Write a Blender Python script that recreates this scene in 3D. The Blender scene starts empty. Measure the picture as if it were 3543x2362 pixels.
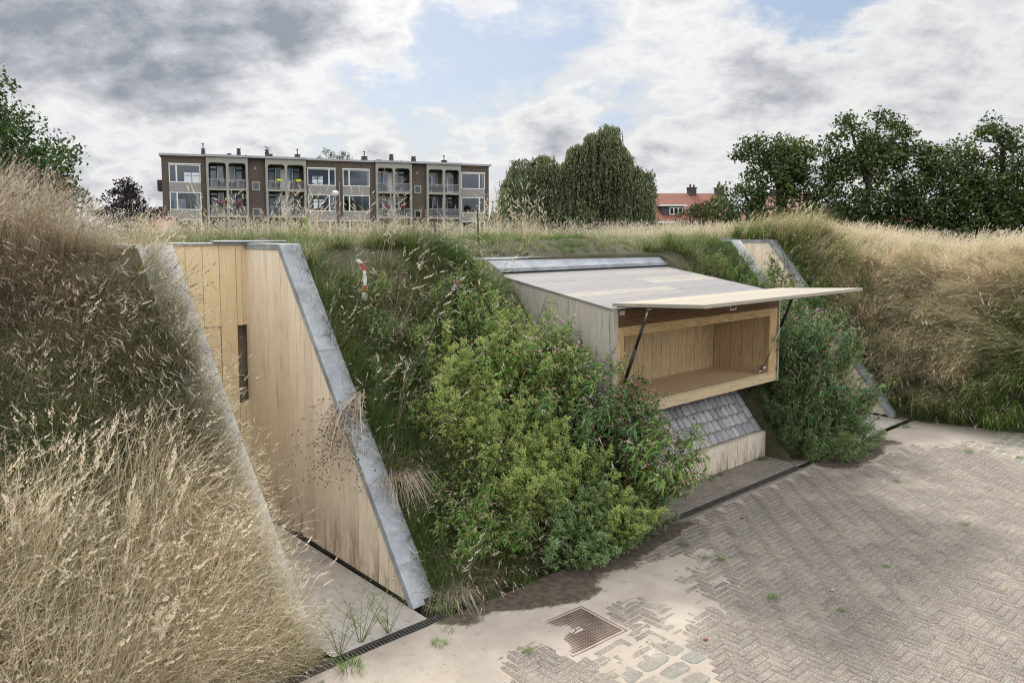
import bpy, math, random
import numpy as np
random.seed(7)
rng = np.random.default_rng(11)
R = math.radians
SC = bpy.context.scene
COL = SC.collection

# ------------------------------------------------------------ camera frame
H = 3.5; FPX = 1750.0; PITCH = R(5.0); YAW = R(47.603)
O = np.array([-0.818, 6.668, 0.0])
DU = np.array([math.sin(YAW), math.cos(YAW), 0]); DV = np.array([-math.cos(YAW), math.sin(YAW), 0])
ROT = math.atan2(DU[1], DU[0])
def W(u, v, z=0.0):
    p = O + DU*u + DV*v
    return (float(p[0]), float(p[1]), float(z))

# ------------------------------------------------------------ node helpers
class NT:
    def __init__(s, tree): s.t = tree; s.n = tree.nodes; s.l = tree.links
    def node(s, typ, **kw):
        n = s.n.new(typ)
        for k, v in kw.items(): setattr(n, k, v)
        return n
    def put(s, sock, val):
        if val is None: return
        if hasattr(val, 'is_linked') or isinstance(val, bpy.types.NodeSocket): s.l.new(val, sock)
        else: sock.default_value = val
    def math(s, op, a, b=None, c=None, clamp=False):
        n = s.node('ShaderNodeMath', operation=op, use_clamp=clamp)
        for i, v in enumerate((a, b, c)): s.put(n.inputs[i], v)
        return n.outputs[0]
    def vmath(s, op, a, b=None, out=0):
        n = s.node('ShaderNodeVectorMath', operation=op)
        s.put(n.inputs[0], a); s.put(n.inputs[1], b)
        return n.outputs[out]
    def noise(s, vec, scale, detail=4, rough=0.55, dist=0.0, out=0, lac=2.0):
        n = s.node('ShaderNodeTexNoise'); s.put(n.inputs['Vector'], vec)
        n.inputs['Scale'].default_value = scale; n.inputs['Detail'].default_value = detail
        n.inputs['Roughness'].default_value = rough; n.inputs['Distortion'].default_value = dist
        n.inputs['Lacunarity'].default_value = lac
        return n.outputs[out]
    def voro(s, vec, scale, out='Distance', feature='F1'):
        n = s.node('ShaderNodeTexVoronoi', feature=feature); s.put(n.inputs['Vector'], vec); n.inputs['Scale'].default_value = scale
        return n.outputs[out]
    def ramp(s, fac, stops, interp='LINEAR'):
        n = s.node('ShaderNodeValToRGB'); n.color_ramp.interpolation = interp
        e = n.color_ramp.elements
        while len(e) < len(stops): e.new(0.5)
        for i, (p, c) in enumerate(stops):
            e[i].position = p; e[i].color = (*c, 1) if len(c) == 3 else c
        s.put(n.inputs[0], fac)
        return n.outputs[0]
    def mix(s, fac, a, b, mode='MIX'):
        n = s.node('ShaderNodeMix', data_type='RGBA', blend_type=mode)
        s.put(n.inputs[0], fac)
        for sock, v in ((n.inputs[6], a), (n.inputs[7], b)):
            if isinstance(v, tuple) and len(v) == 3: v = (*v, 1)
            s.put(sock, v)
        return n.outputs[2]
    def rng(s, v, a, b, c=0.0, d=1.0, smooth=True):
        n = s.node('ShaderNodeMapRange', interpolation_type='SMOOTHSTEP' if smooth else 'LINEAR')
        for i, x in enumerate((v, a, b, c, d)): s.put(n.inputs[i], x)
        return n.outputs[0]
    def attr(s, name, out='Fac', typ='GEOMETRY'):
        n = s.node('ShaderNodeAttribute', attribute_type=typ, attribute_name=name)
        return n.outputs[out]
    def pos(s): return s.node('ShaderNodeTexCoord').outputs['Object']
    def scale(s, v, k):
        n = s.node('ShaderNodeVectorMath', operation='MULTIPLY'); s.put(n.inputs[0], v); n.inputs[1].default_value = k
        return n.outputs[0]
    def bump(s, h, strength=0.3, dist=0.01):
        n = s.node('ShaderNodeBump'); n.inputs['Strength'].default_value = strength; n.inputs['Distance'].default_value = dist
        s.put(n.inputs['Height'], h); return n.outputs[0]

def newmat(name):
    m = bpy.data.materials.new(name); m.use_nodes = True
    m.node_tree.nodes.clear()
    return m, NT(m.node_tree)
def pbr(name, build):
    m, n = newmat(name)
    out = n.node('ShaderNodeOutputMaterial'); b = n.node('ShaderNodeBsdfPrincipled')
    n.l.new(b.outputs[0], out.inputs[0])
    r = build(n)
    for k, v in r.items():
        if isinstance(v, tuple) and len(v) == 3: v = (*v, 1)
        n.put(b.inputs[k], v)
    return m
def thin(name, build, trans=0.35):
    """leaf like material: diffuse + translucent + faint gloss"""
    m, n = newmat(name)
    out = n.node('ShaderNodeOutputMaterial')
    col = build(n)
    d = n.node('ShaderNodeBsdfDiffuse'); t = n.node('ShaderNodeBsdfTranslucent'); g = n.node('ShaderNodeBsdfGlossy')
    g.inputs['Roughness'].default_value = 0.45; g.inputs['Color'].default_value = (.6, .6, .6, 1)
    for x in (d, t): n.put(x.inputs['Color'], col)
    a = n.node('ShaderNodeMixShader'); a.inputs[0].default_value = trans
    n.l.new(d.outputs[0], a.inputs[1]); n.l.new(t.outputs[0], a.inputs[2])
    c = n.node('ShaderNodeMixShader'); c.inputs[0].default_value = 0.05
    n.l.new(a.outputs[0], c.inputs[1]); n.l.new(g.outputs[0], c.inputs[2])
    n.l.new(c.outputs[0], out.inputs[0])
    return m

# ------------------------------------------------------------ materials
def wood(name, c1, c2, grey=0.3, stain=0.0, rough=0.7, greycol=(.36, .35, .33), topgrey=0.0, zst=0.9, knot=0.0):
    def b(n):
        g = n.attr('gc', 'Vector'); r = n.attr('tint')
        fine = n.noise(n.scale(g, (1, 1, .045)), 130, 3, .6)
        wav = n.noise(n.scale(g, (1, 1, .10)), 9 if knot else 16, 3, .5, 1.2 if knot else .4)
        ringv = n.math('MULTIPLY', n.math('SINE', n.math('MULTIPLY', wav, 60.0)), .5)
        base = n.mix(n.rng(fine, .3, .7), c1, c2)
        base = n.mix(n.math('MULTIPLY_ADD', ringv, (.55 if knot else .16), (.28 if knot else .12), clamp=True), base, tuple(x*.55 for x in c2))
        base = n.mix(n.math('MULTIPLY', n.math('SUBTRACT', r, .5), .30), base, (c1[0]*.62, c1[1]*.56, c1[2]*.5))
        base = n.mix(n.rng(r, .62, 1.0, 0, .28), base, (.52, .44, .33))
        st = n.noise(n.scale(g, (1, 1, .12)), 26, 5, .65)
        st2 = n.noise(n.scale(g, (1, 1, .35)), 2.2, 3, .6)
        m = n.math('MULTIPLY', n.rng(st, .47, .68), n.rng(st2, .36, .66))
        base = n.mix(n.math('MULTIPLY', m, grey, clamp=True), base, greycol)
        if stain:
            z = n.node('ShaderNodeSeparateXYZ'); n.put(z.inputs[0], n.node('ShaderNodeNewGeometry').outputs['Position'])
            zz = n.math('ADD', z.outputs[2], n.math('MULTIPLY', n.math('SUBTRACT', st, .5), .9))
            k = n.math('MULTIPLY', n.rng(zz, zst, 0.0), n.rng(n.noise(n.scale(g, (1, 1, .3)), 7, 5, .7), .40, .68))
            base = n.mix(n.math('MULTIPLY', k, stain, clamp=True), base, (.17, .095, .04))
        return {'Base Color': base, 'Roughness': rough, 'Normal': n.bump(n.math('ADD', fine, st), .25, .002)}
    return pbr(name, b)
M = {}
M['wood_wing'] = wood('pale_wing_boards', (.84, .74, .59), (.78, .67, .51), .55, .85, greycol=(.30, .26, .21), zst=.75)
M['wood_back'] = wood('tan_door_boards', (.70, .56, .35), (.62, .48, .28), .35, .25, greycol=(.30, .26, .2))
M['wood_box'] = wood('weathered_side_boards', (.54, .49, .41), (.42, .38, .32), 1.0, 0, greycol=(.23, .22, .2))
M['wood_roof'] = wood('bleached_roof_boards', (.235, .225, .22), (.19, .182, .18), .7, 0, .8, greycol=(.13, .13, .135))
M['wood_frame'] = wood('golden_frame', (.74, .54, .29), (.58, .37, .15), .75, 0, greycol=(.24, .13, .06), knot=1)
M['wood_sill'] = wood('pale_sill', (.62, .50, .32), (.54, .42, .25), .8, 0, greycol=(.24, .2, .15))
M['wood_fascia'] = wood('brown_fascia', (.22, .10, .03), (.11, .048, .014), .4, 0, .6, greycol=(.07, .035, .015), knot=1)
M['wood_in'] = wood('interior_boards', (.68, .51, .30), (.58, .43, .24), .4, 0, greycol=(.20, .15, .09), knot=1)
M['wood_infl'] = wood('interior_floor_boards', (.70, .51, .31), (.62, .44, .25), .25, 0, greycol=(.26, .18, .1))
M['wood_base'] = wood('whitened_base_boards', (.70, .63, .52), (.60, .53, .42), .6, .9, greycol=(.28, .21, .14), zst=.45)
M['wood_hatch'] = wood('hatch_boards', (.36, .325, .26), (.30, .265, .205), .6, 0, .8, greycol=(.2, .18, .155))

def zinc(n):
    p = n.pos()
    a = n.noise(p, 3.0, 6, .62, .4); b = n.noise(n.scale(p, (1, 1, .25)), 22, 4, .7); s = n.voro(p, 60)
    c = n.ramp(a, [(.3, (.17, .18, .195)), (.52, (.27, .285, .305)), (.75, (.40, .415, .43))])
    c = n.mix(n.rng(b, .5, .8, 0, .55), c, (.50, .51, .52))
    c = n.mix(n.rng(n.noise(p, 1.4, 5, .7), .56, .72, 0, .35), c, (.20, .18, .15))
    return {'Base Color': c, 'Metallic': .15, 'Roughness': n.rng(a, .3, .7, .45, .65), 'Normal': n.bump(b, .12, .004)}
M['zinc'] = pbr('galvanised_coping', zinc)
def zincl(n):
    p = n.pos()
    a = n.noise(p, 3.0, 6, .62, .4); b = n.noise(p, 30, 4, .7)
    c = n.ramp(a, [(.3, (.36, .37, .38)), (.55, (.48, .48, .48)), (.75, (.56, .56, .55))])
    c = n.mix(n.rng(b, .52, .75, 0, .6), c, (.30, .29, .27))
    return {'Base Color': c, 'Metallic': .1, 'Roughness': .6, 'Normal': n.bump(b, .2, .004)}
M['zinc_pale'] = pbr('pale_galvanised_coping', zincl)
def concrete(n):
    p = n.pos()
    a = n.noise(p, 1.3, 6, .65, .3); b = n.noise(p, 9, 5, .7); f = n.noise(p, 90, 3, .7)
    c = n.ramp(a, [(.3, (.25, .22, .19)), (.5, (.38, .345, .305)), (.7, (.47, .435, .39))])
    c = n.mix(n.rng(b, .52, .70, 0, .7), c, (.20, .165, .13))
    c = n.mix(n.rng(f, .6, .75, 0, .5), c, (.12, .10, .08))
    return {'Base Color': c, 'Roughness': .85, 'Normal': n.bump(n.math('ADD', b, f), .4, .006)}
M['concrete'] = pbr('dirty_concrete_floor', concrete)
def paver(n):
    p = n.pos(); t = n.attr('tint')
    sp = n.voro(p, 150, 'Color'); sx = n.node('ShaderNodeSeparateColor'); n.put(sx.inputs[0], sp)
    f = n.noise(p, 70, 4, .7); big = n.noise(p, .9, 5, .6, .3)
    c = n.ramp(t, [(0, (.135, .110, .086)), (.35, (.185, .155, .124)), (.7, (.22, .187, .15)), (.88, (.18, .162, .145)), (1, (.25, .20, .15))])
    c = n.mix(n.rng(f, .35, .65, 0, .45), c, (.115, .095, .075))
    c = n.mix(n.rng(sx.outputs[0], .80, .86, 0, .6), c, (.46, .43, .39))
    c = n.mix(n.rng(sx.outputs[1], .84, .9, 0, .6), c, (.09, .08, .07))
    c = n.mix(n.rng(big, .5, .72, 0, .45), c, (.13, .115, .10))
    c = n.mix(n.rng(n.noise(p, 1.5, 6, .72), .46, .70, 0, .52), c, (.36, .31, .255))
    return {'Base Color': c, 'Roughness': .88, 'Normal': n.bump(n.math('ADD', f, sx.outputs[0]), .6, .004)}
M['paver'] = pbr('aggregate_pavers', paver)
def sand(n):
    p = n.pos(); a = n.noise(p, 2.2, 6, .6); f = n.noise(p, 60, 4, .75); d = n.voro(p, 38)
    c = n.ramp(a, [(.3, (.29, .245, .20)), (.6, (.37, .32, .265)), (.8, (.42, .37, .31))])
    c = n.mix(n.rng(f, .55, .75, 0, .35), c, (.25, .2, .15))
    c = n.mix(n.rng(n.noise(p, 24, 5, .8), .60, .68, 0, .8), c, (.09, .07, .05))
    c = n.mix(n.rng(n.noise(p, 5, 6, .75), .56, .70, 0, .5), c, (.22, .18, .14))
    c = n.mix(n.rng(n.math('ADD', n.attr('dirt'), n.math('MULTIPLY', n.math('SUBTRACT', n.noise(p, 16, 8, .8), .5), 1.7)), .30, .75), c, n.mix(n.rng(n.noise(p, 14, 5, .75), .4, .6), (.05, .038, .026), (.10, .078, .055)))
    return {'Base Color': c, 'Roughness': .95, 'Normal': n.bump(n.math('ADD', f, n.math('MULTIPLY', a, 2.0)), .5, .008)}
M['sand'] = pbr('drifted_sand', sand)
def soil(n):
    p = n.pos(); a = n.noise(p, 1.1, 6, .6); b = n.noise(p, 16, 5, .75)
    c = n.ramp(a, [(.3, (.035, .028, .018)), (.5, (.05, .05, .022)), (.7, (.09, .075, .045))])
    c = n.mix(n.rng(b, .45, .7), c, (.085, .07, .045))
    return {'Base Color': c, 'Roughness': 1.0, 'Normal': n.bump(b, .8, .03)}
M['soil'] = pbr('mound_soil', soil)
M['ground'] = pbr('park_ground', lambda n: {'Base Color': n.ramp(n.noise(n.pos(), .05, 5), [(.3, (.06, .08, .03)), (.7, (.12, .11, .06))]), 'Roughness': 1.0})
def sett(n):
    p = n.pos(); t = n.attr('tint'); f = n.noise(p, 55, 5, .7)
    c = n.ramp(t, [(0, (.27, .275, .29)), (.5, (.38, .385, .40)), (.85, (.46, .455, .45)), (1, (.40, .38, .35))])
    c = n.mix(n.rng(f, .4, .65, 0, .55), c, (.12, .125, .14))
    c = n.mix(n.rng(n.noise(p, 6, 4, .7), .58, .72, 0, .5), c, (.34, .34, .33))
    return {'Base Color': c, 'Roughness': .8, 'Specular IOR Level': .25, 'Normal': n.bump(f, .6, .006)}
M['sett'] = pbr('granite_setts', sett)
def sett2(n):
    p = n.pos(); t = n.attr('tint'); f = n.noise(p, 45, 5, .7)
    c = n.ramp(t, [(0, (.20, .20, .175)), (.4, (.26, .225, .185)), (.7, (.28, .25, .205)), (1, (.22, .225, .20))])
    c = n.mix(n.rng(f, .45, .65, 0, .5), c, (.13, .12, .105))
    c = n.mix(n.rng(n.noise(p, 5, 5, .7), .5, .68, 0, .75), c, (.42, .365, .29))
    return {'Base Color': c, 'Roughness': .9, 'Specular IOR Level': .15, 'Normal': n.bump(f, .8, .008)}
M['sett_brown'] = pbr('worn_natural_setts', sett2)
M['mortar'] = pbr('sandy_mortar', lambda n: {'Base Color': n.ramp(n.noise(n.pos(), 18, 5, .7), [(.35, (.14, .125, .10)), (.65, (.28, .25, .215))]), 'Roughness': 1.0, 'Normal': n.bump(n.noise(n.pos(), 60, 4), .6, .01)})
def flat(name, c, rough=.7, metal=0.0, var=.25, sc=4.0, bump=0.0):
    def b(n):
        p = n.pos(); a = n.noise(p, sc, 5, .65)
        r = {'Base Color': n.ramp(a, [(.3, tuple(x*(1-var) for x in c)), (.7, tuple(min(1, x*(1+var)) for x in c))]), 'Roughness': rough, 'Metallic': metal}
        if bump: r['Normal'] = n.bump(n.noise(p, sc*8, 4), bump, .01)
        return r
    return pbr(name, b)
M['slot'] = flat('dim_slot_glass', (.16, .125, .09), .3, 0, .3, 3)
M['black'] = flat('black_metal', (.014, .014, .015), .45, .2)
M['steel'] = flat('bright_steel', (.55, .55, .56), .3, .9, .1)
M['grate'] = flat('dark_drain_steel', (.075, .070, .064), .7, .3, .4, 12)
def rusty(n):
    p = n.pos(); a = n.noise(p, 7, 5, .7)
    return {'Base Color': n.ramp(a, [(.35, (.085, .045, .032)), (.5, (.12, .075, .055)), (.65, (.075, .068, .066))]), 'Metallic': .3, 'Roughness': .65, 'Normal': n.bump(n.noise(p, 70, 3), .4, .004)}
M['iron'] = pbr('rusty_cast_iron', rusty)
M['post'] = flat('rusty_stake', (.06, .035, .025), .9, 0, .5, 20)
M['cream'] = flat('cream_render', (.27, .26, .235), .8, 0, .12, 1.5)
def sepx(n):
    s = n.node('ShaderNodeSeparateXYZ'); n.put(s.inputs[0], n.pos()); return s
def cladding(n):
    s = sepx(n); w = n.math('SINE', n.math('MULTIPLY', s.outputs[0], 42.0))
    c = n.mix(n.rng(w, .55, 1.0), (.25, .24, .225), (.16, .15, .14))
    return {'Base Color': c, 'Roughness': .7}
M['cladding'] = pbr('ribbed_cladding', cladding)
def brick(n):
    p = n.pos(); b = n.node('ShaderNodeTexBrick')
    s = sepx(n); cmb = n.node('ShaderNodeCombineXYZ')
    n.put(cmb.inputs[0], n.math('ADD', s.outputs[0], s.outputs[1])); n.put(cmb.inputs[1], s.outputs[2])
    n.put(b.inputs['Vector'], cmb.outputs[0]); b.inputs['Scale'].default_value = 1.0
    b.inputs['Brick Width'].default_value = .22; b.inputs['Row Height'].default_value = .065; b.inputs['Mortar Size'].default_value = .008
    b.inputs['Color1'].default_value = (.075, .050, .038, 1); b.inputs['Color2'].default_value = (.052, .038, .031, 1); b.inputs['Mortar'].default_value = (.12, .10, .085, 1)
    c = n.mix(n.rng(n.noise(p, .6, 5), .4, .7, 0, .35), b.outputs[0], (.13, .09, .065))
    return {'Base Color': c, 'Roughness': .9}
M['brick'] = pbr('brown_brick', brick)
M['inner'] = flat('room_paint', (.15, .15, .15), .9, 0, .1)
M['white'] = flat('white_paint', (.62, .62, .60), .5, 0, .08)
M['curtain'] = flat('curtain_cloth', (.5, .5, .5), .9, 0, .15, 6)
M['roofgrey'] = flat('roof_edge_grey', (.30, .31, .33), .5, .3, .12)
M['darkframe'] = flat('dark_frame', (.028, .03, .03), .5, 0, .2)
M['yellow'] = flat('yellow_plastic', (.62, .60, .03), .4, 0, .1)
M['pinkfl'] = flat('pink_petals', (.48, .05, .13), .6, 0, .5, 30)
M['chimney'] = flat('sooty_chimney', (.06, .045, .04), .9, 0, .35, 6)
M['gull'] = flat('gull_feathers', (.16, .16, .17), .8, 0, .3, 20)
def glass(n_, tint):
    m, n = newmat(n_)
    out = n.node('ShaderNodeOutputMaterial'); t = n.node('ShaderNodeBsdfTransparent'); g = n.node('ShaderNodeBsdfGlossy')
    t.inputs[0].default_value = (*tint, 1); g.inputs['Roughness'].default_value = .02; g.inputs[0].default_value = (.75, .8, .9, 1)
    lw = n.node('ShaderNodeLayerWeight'); lw.inputs[0].default_value = .25
    mx = n.node('ShaderNodeMixShader'); n.l.new(n.math('MULTIPLY_ADD', lw.outputs[0], .8, .05, clamp=True), mx.inputs[0])
    n.l.new(t.outputs[0], mx.inputs[1]); n.l.new(g.outputs[0], mx.inputs[2]); n.l.new(mx.outputs[0], out.inputs[0])
    return m
M['glass'] = glass('window_glass', (.8, .84, .86))
def tiles(n):
    s = sepx(n); p = n.pos()
    w = n.math('SINE', n.math('MULTIPLY', s.outputs[0], 26.0)); w2 = n.math('SINE', n.math('MULTIPLY', s.outputs[2], 34.0))
    c = n.mix(n.rng(w, .2, 1.0, 0, .6), (.21, .078, .05), (.10, .035, .026))
    c = n.mix(n.rng(w2, .5, 1.0, 0, .6), c, (.13, .035, .02))
    c = n.mix(n.rng(n.noise(p, 1.5, 5), .45, .75, 0, .4), c, (.25, .12, .08))
    return {'Base Color': c, 'Roughness': .75}
M['tiles'] = pbr('orange_roof_tiles', tiles)
M['slate'] = flat('slate_roof', (.05, .052, .06), .7, 0, .2)
M['brick2'] = flat('red_brown_brick', (.17, .085, .06), .9, 0, .25, 3)
M['bark'] = flat('tree_bark', (.06, .048, .036), .95, 0, .35, 6, .6)

def leafmat(name, stops, trans=.4):
    def b(n):
        return n.ramp(n.attr('tint'), stops)
    return thin(name, b, trans)
M['oak'] = leafmat('oak_leaves', [(0, (.028, .052, .012)), (.5, (.055, .095, .02)), (.85, (.10, .14, .03)), (1, (.20, .20, .05))], .3)
M['tree_left'] = leafmat('ash_leaves', [(0, (.03, .055, .016)), (.6, (.055, .095, .022)), (1, (.10, .15, .04))], .35)
M['willow'] = leafmat('willow_leaves', [(0, (.065, .085, .034)), (.5, (.13, .16, .065)), (1, (.26, .28, .13))], .3)
M['redleaf'] = leafmat('copper_leaves', [(0, (.018, .014, .016)), (1, (.045, .028, .03))], .25)
M['shrub'] = leafmat('olive_shrub_leaves', [(0, (.04, .05, .014)), (.7, (.085, .085, .022)), (1, (.15, .12, .035))], .3)
M['knotleaf'] = leafmat('knotweed_leaves', [(0, (.065, .14, .022)), (.5, (.12, .24, .035)), (.93, (.20, .35, .06)), (1, (.35, .30, .05))], .4)
M['knotleaf_dark'] = leafmat('dark_knotweed_leaves', [(0, (.04, .095, .024)), (.5, (.07, .165, .038)), (1, (.13, .26, .06))], .35)
M['goose'] = leafmat('goosefoot_leaves', [(0, (.09, .15, .03)), (.5, (.17, .28, .05)), (1, (.30, .40, .08))], .35)
M['gooseseed'] = leafmat('goosefoot_seed', [(0, (.22, .30, .065)), (.6, (.38, .44, .12)), (1, (.50, .44, .15))], .25)
M['orache'] = leafmat('orache_leaves', [(0, (.05, .10, .026)), (.5, (.10, .19, .045)), (1, (.20, .31, .09))], .3)
M['oracheseed'] = leafmat('orache_seed', [(0, (.15, .22, .085)), (1, (.30, .37, .17))], .25)
M['pinkspike'] = leafmat('pink_flower_spikes', [(0, (.36, .20, .19)), (.5, (.52, .33, .31)), (1, (.64, .47, .42))], .3)
M['daisy'] = leafmat('daisy_petals', [(0, (.7, .7, .68)), (1, (.8, .8, .78))], .3)
M['dyellow'] = leafmat('yellow_florets', [(0, (.55, .38, .02)), (1, (.70, .50, .03))], .2)
M['stemred'] = leafmat('red_stems', [(0, (.11, .035, .022)), (1, (.16, .10, .04))], .05)
M['stemgreen'] = leafmat('green_stems', [(0, (.10, .13, .035)), (1, (.19, .20, .06))], .1)
M['drystem'] = leafmat('dry_stems', [(0, (.26, .20, .14)), (1, (.55, .47, .35))], .05)
M['seedpod'] = leafmat('dark_seed_pods', [(0, (.05, .03, .02)), (1, (.12, .08, .05))], .05)
M['tape'] = leafmat('barrier_tape', [(0, (.65, .62, .6)), (.49, (.65, .62, .6)), (.51, (.5, .03, .04)), (1, (.5, .03, .04))], .2)
def grassb(n):
    t = n.attr('tint'); d = n.attr('dry', typ='INSTANCER'); h = n.attr('head'); k = n.attr('hue', typ='INSTANCER')
    g = n.ramp(n.math('MULTIPLY_ADD', k, .5, n.math('MULTIPLY', t, .5)), [(0, (.035, .07, .012)), (.5, (.085, .15, .024)), (1, (.19, .29, .05))])
    s = n.ramp(n.math('MULTIPLY_ADD', k, .5, n.math('MULTIPLY', t, .5)), [(0, (.105, .070, .038)), (.3, (.23, .165, .10)), (.62, (.50, .40, .25)), (1, (.80, .70, .50))])
    f = n.rng(n.math('ADD', d, n.math('MULTIPLY', n.math('SUBTRACT', n.attr('tint2'), .5), .7)), .4, .6)
    c = n.mix(f, g, s)
    hd = n.mix(n.rng(n.math('MULTIPLY_ADD', k, .5, n.math('MULTIPLY', t, .6)), .1, .8), (.20, .155, .11), (.74, .65, .49))
    return n.mix(h, c, hd)
M['grass'] = thin('meadow_grass', grassb, .35)

# ------------------------------------------------------------ mesh builder
class MB:
    def __init__(s): s.v = []; s.f = []; s.g = []; s.t = []
    def add(s, vs, fs, g=None, t=.5):
        b = len(s.v); s.v += [tuple(map(float, p)) for p in vs]; s.f += [tuple(b+i for i in f) for f in fs]
        s.g += [tuple(map(float, q)) for q in (g if g is not None else vs)]; s.t += [t]*len(vs) if not hasattr(t, '__len__') else list(t)
    def hexa(s, p, g=None, t=.5):
        s.add(p, [(3, 2, 1, 0), (4, 5, 6, 7), (0, 1, 5, 4), (1, 2, 6, 5), (2, 3, 7, 6), (3, 0, 4, 7)], g, t)
    def box(s, x0, x1, y0, y1, z0, z1, t=.5, g=None):
        s.hexa([(x0, y0, z0), (x1, y0, z0), (x1, y1, z0), (x0, y1, z0), (x0, y0, z1), (x1, y0, z1), (x1, y1, z1), (x0, y1, z1)], g, t)
    def plank(s, x0, x1, y0, y1, z0, z1, axis, t=None):
        """box with grain coordinates running along `axis` (0 x, 1 y, 2 z)"""
        r = random.random()*40; t = random.random() if t is None else t
        P = [(x0, y0, z0), (x1, y0, z0), (x1, y1, z0), (x0, y1, z0), (x0, y0, z1), (x1, y0, z1), (x1, y1, z1), (x0, y1, z1)]
        G = []
        for p in P:
            o = [p[i] for i in range(3) if i != axis]
            G.append((o[0]+r, o[1]+r*.7, p[axis]+r*1.3))
        s.hexa(P, G, t)
    def prism(s, pts, ext, axis=2, t=None):
        r = random.random()*40; t = random.random() if t is None else t
        n = len(pts); P = [tuple(p) for p in pts]+[tuple(p[i]+ext[i] for i in range(3)) for p in pts]
        G = []
        for p in P:
            o = [p[i] for i in range(3) if i != axis]
            G.append((o[0]+r, o[1]+r*.7, p[axis]+r*1.3))
        s.add(P, [tuple(range(n))[::-1], tuple(range(n, 2*n))]+[(i, (i+1) % n, (i+1) % n+n, i+n) for i in range(n)], G, t)
    def tube(s, pts, rad, n=6, t=.5, cap=True):
        pts = [np.array(p, float) for p in pts]; rad = rad if hasattr(rad, '__len__') else [rad]*len(pts)
        vs = []; fs = []; up = None
        for i, p in enumerate(pts):
            d = pts[min(i+1, len(pts)-1)]-pts[max(i-1, 0)]; L = np.linalg.norm(d); d = d/L if L > 1e-9 else np.array([0, 0, 1.])
            a = np.cross(d, [0, 0, 1.] if abs(d[2]) < .9 else [1., 0, 0]); a /= np.linalg.norm(a)
            if up is not None:
                a2 = up-d*(up@d); l2 = np.linalg.norm(a2); a = a2/l2 if l2 > 1e-6 else a
            up = a; b = np.cross(d, a)
            for k in range(n):
                w = 2*math.pi*k/n; vs.append(p+(a*math.cos(w)+b*math.sin(w))*rad[i])
            if i: fs += [((i-1)*n+k, (i-1)*n+(k+1) % n, i*n+(k+1) % n, i*n+k) for k in range(n)]
        if cap: fs += [tuple(range(n))[::-1], tuple(range((len(pts)-1)*n, len(pts)*n))]
        s.add(vs, fs, None, t)
    def leaf(s, base, d, L, w, t, droop=.25, nrm=None):
        d = np.asarray(d, float); d /= (np.linalg.norm(d)+1e-9)
        sd = np.cross(d, nrm if nrm is not None else [random.uniform(-.4, .4), random.uniform(-.4, .4), 1.]); l = np.linalg.norm(sd)
        sd = sd/l if l > 1e-6 else np.array([1., 0, 0]); up = np.cross(sd, d)
        b = np.asarray(base, float); m = b+d*L*.42; tip = b+d*L-np.array([0, 0, droop*L])
        s.add([b, m+sd*w*.5+up*w*.18, m-up*w*.05, m-sd*w*.5+up*w*.18, tip], [(0, 1, 2), (0, 2, 3), (1, 4, 2), (2, 4, 3)], None, t)
    def build(s, name, mat, parent=None, smooth=False, data_only=False):
        me = bpy.data.meshes.new(name); me.from_pydata(s.v, [], s.f); me.materials.append(mat)
        a = me.attributes.new('gc', 'FLOAT_VECTOR', 'POINT'); a.data.foreach_set('vector', np.array(s.g, 'f').ravel())
        a = me.attributes.new('tint', 'FLOAT', 'POINT'); a.data.foreach_set('value', np.array(s.t, 'f'))
        if smooth: me.polygons.foreach_set('use_smooth', [True]*len(me.polygons))
        me.update()
        if data_only: return me
        return link(name, me, parent)
def link(name, data, parent=None):
    o = bpy.data.objects.new(name, data); COL.objects.link(o)
    if parent: o.parent = parent
    return o
def npmesh(name, V, F, mat, attrs=None, smooth=False):
    me = bpy.data.meshes.new(name)
    V = np.asarray(V, 'f'); F = np.asarray(F, 'i'); k = F.shape[1]
    me.vertices.add(len(V)); me.vertices.foreach_set('co', V.ravel())
    me.loops.add(F.size); me.loops.foreach_set('vertex_index', F.ravel())
    me.polygons.add(len(F)); me.polygons.foreach_set('loop_start', np.arange(0, F.size, k, dtype='i'))
    me.polygons.foreach_set('loop_total', np.full(len(F), k, 'i'))
    if smooth: me.polygons.foreach_set('use_smooth', np.ones(len(F), bool))
    for n_, d in (attrs or {}).items():
        a = me.attributes.new(n_, 'FLOAT', 'POINT'); a.data.foreach_set('value', np.asarray(d, 'f'))
    if mat: me.materials.append(mat)
    me.update(calc_edges=True); me.validate()
    return me
def tag(o, label=None, cat=None, group=None, kind=None):
    if label: o['label'] = label
    if cat: o['category'] = cat
    if group: o['group'] = group
    if kind: o['kind'] = kind
    return o
def thing(name, label, cat, loc=(0, 0, 0), rz=0.0, group=None):
    e = link(name, None); e.location = loc; e.rotation_euler = (0, 0, rz); e.empty_display_size = .2
    return tag(e, label, cat, group)
def site(o, u=0.0, v=0.0, z=0.0):
    o.location = W(u, v, z); o.rotation_euler = (0, 0, ROT); return o
def copy_tree(o, parent=None):
    c = o.copy(); COL.objects.link(c)
    if parent: c.parent = parent
    for ch in list(o.children): copy_tree(ch, c)
    return c

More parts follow.
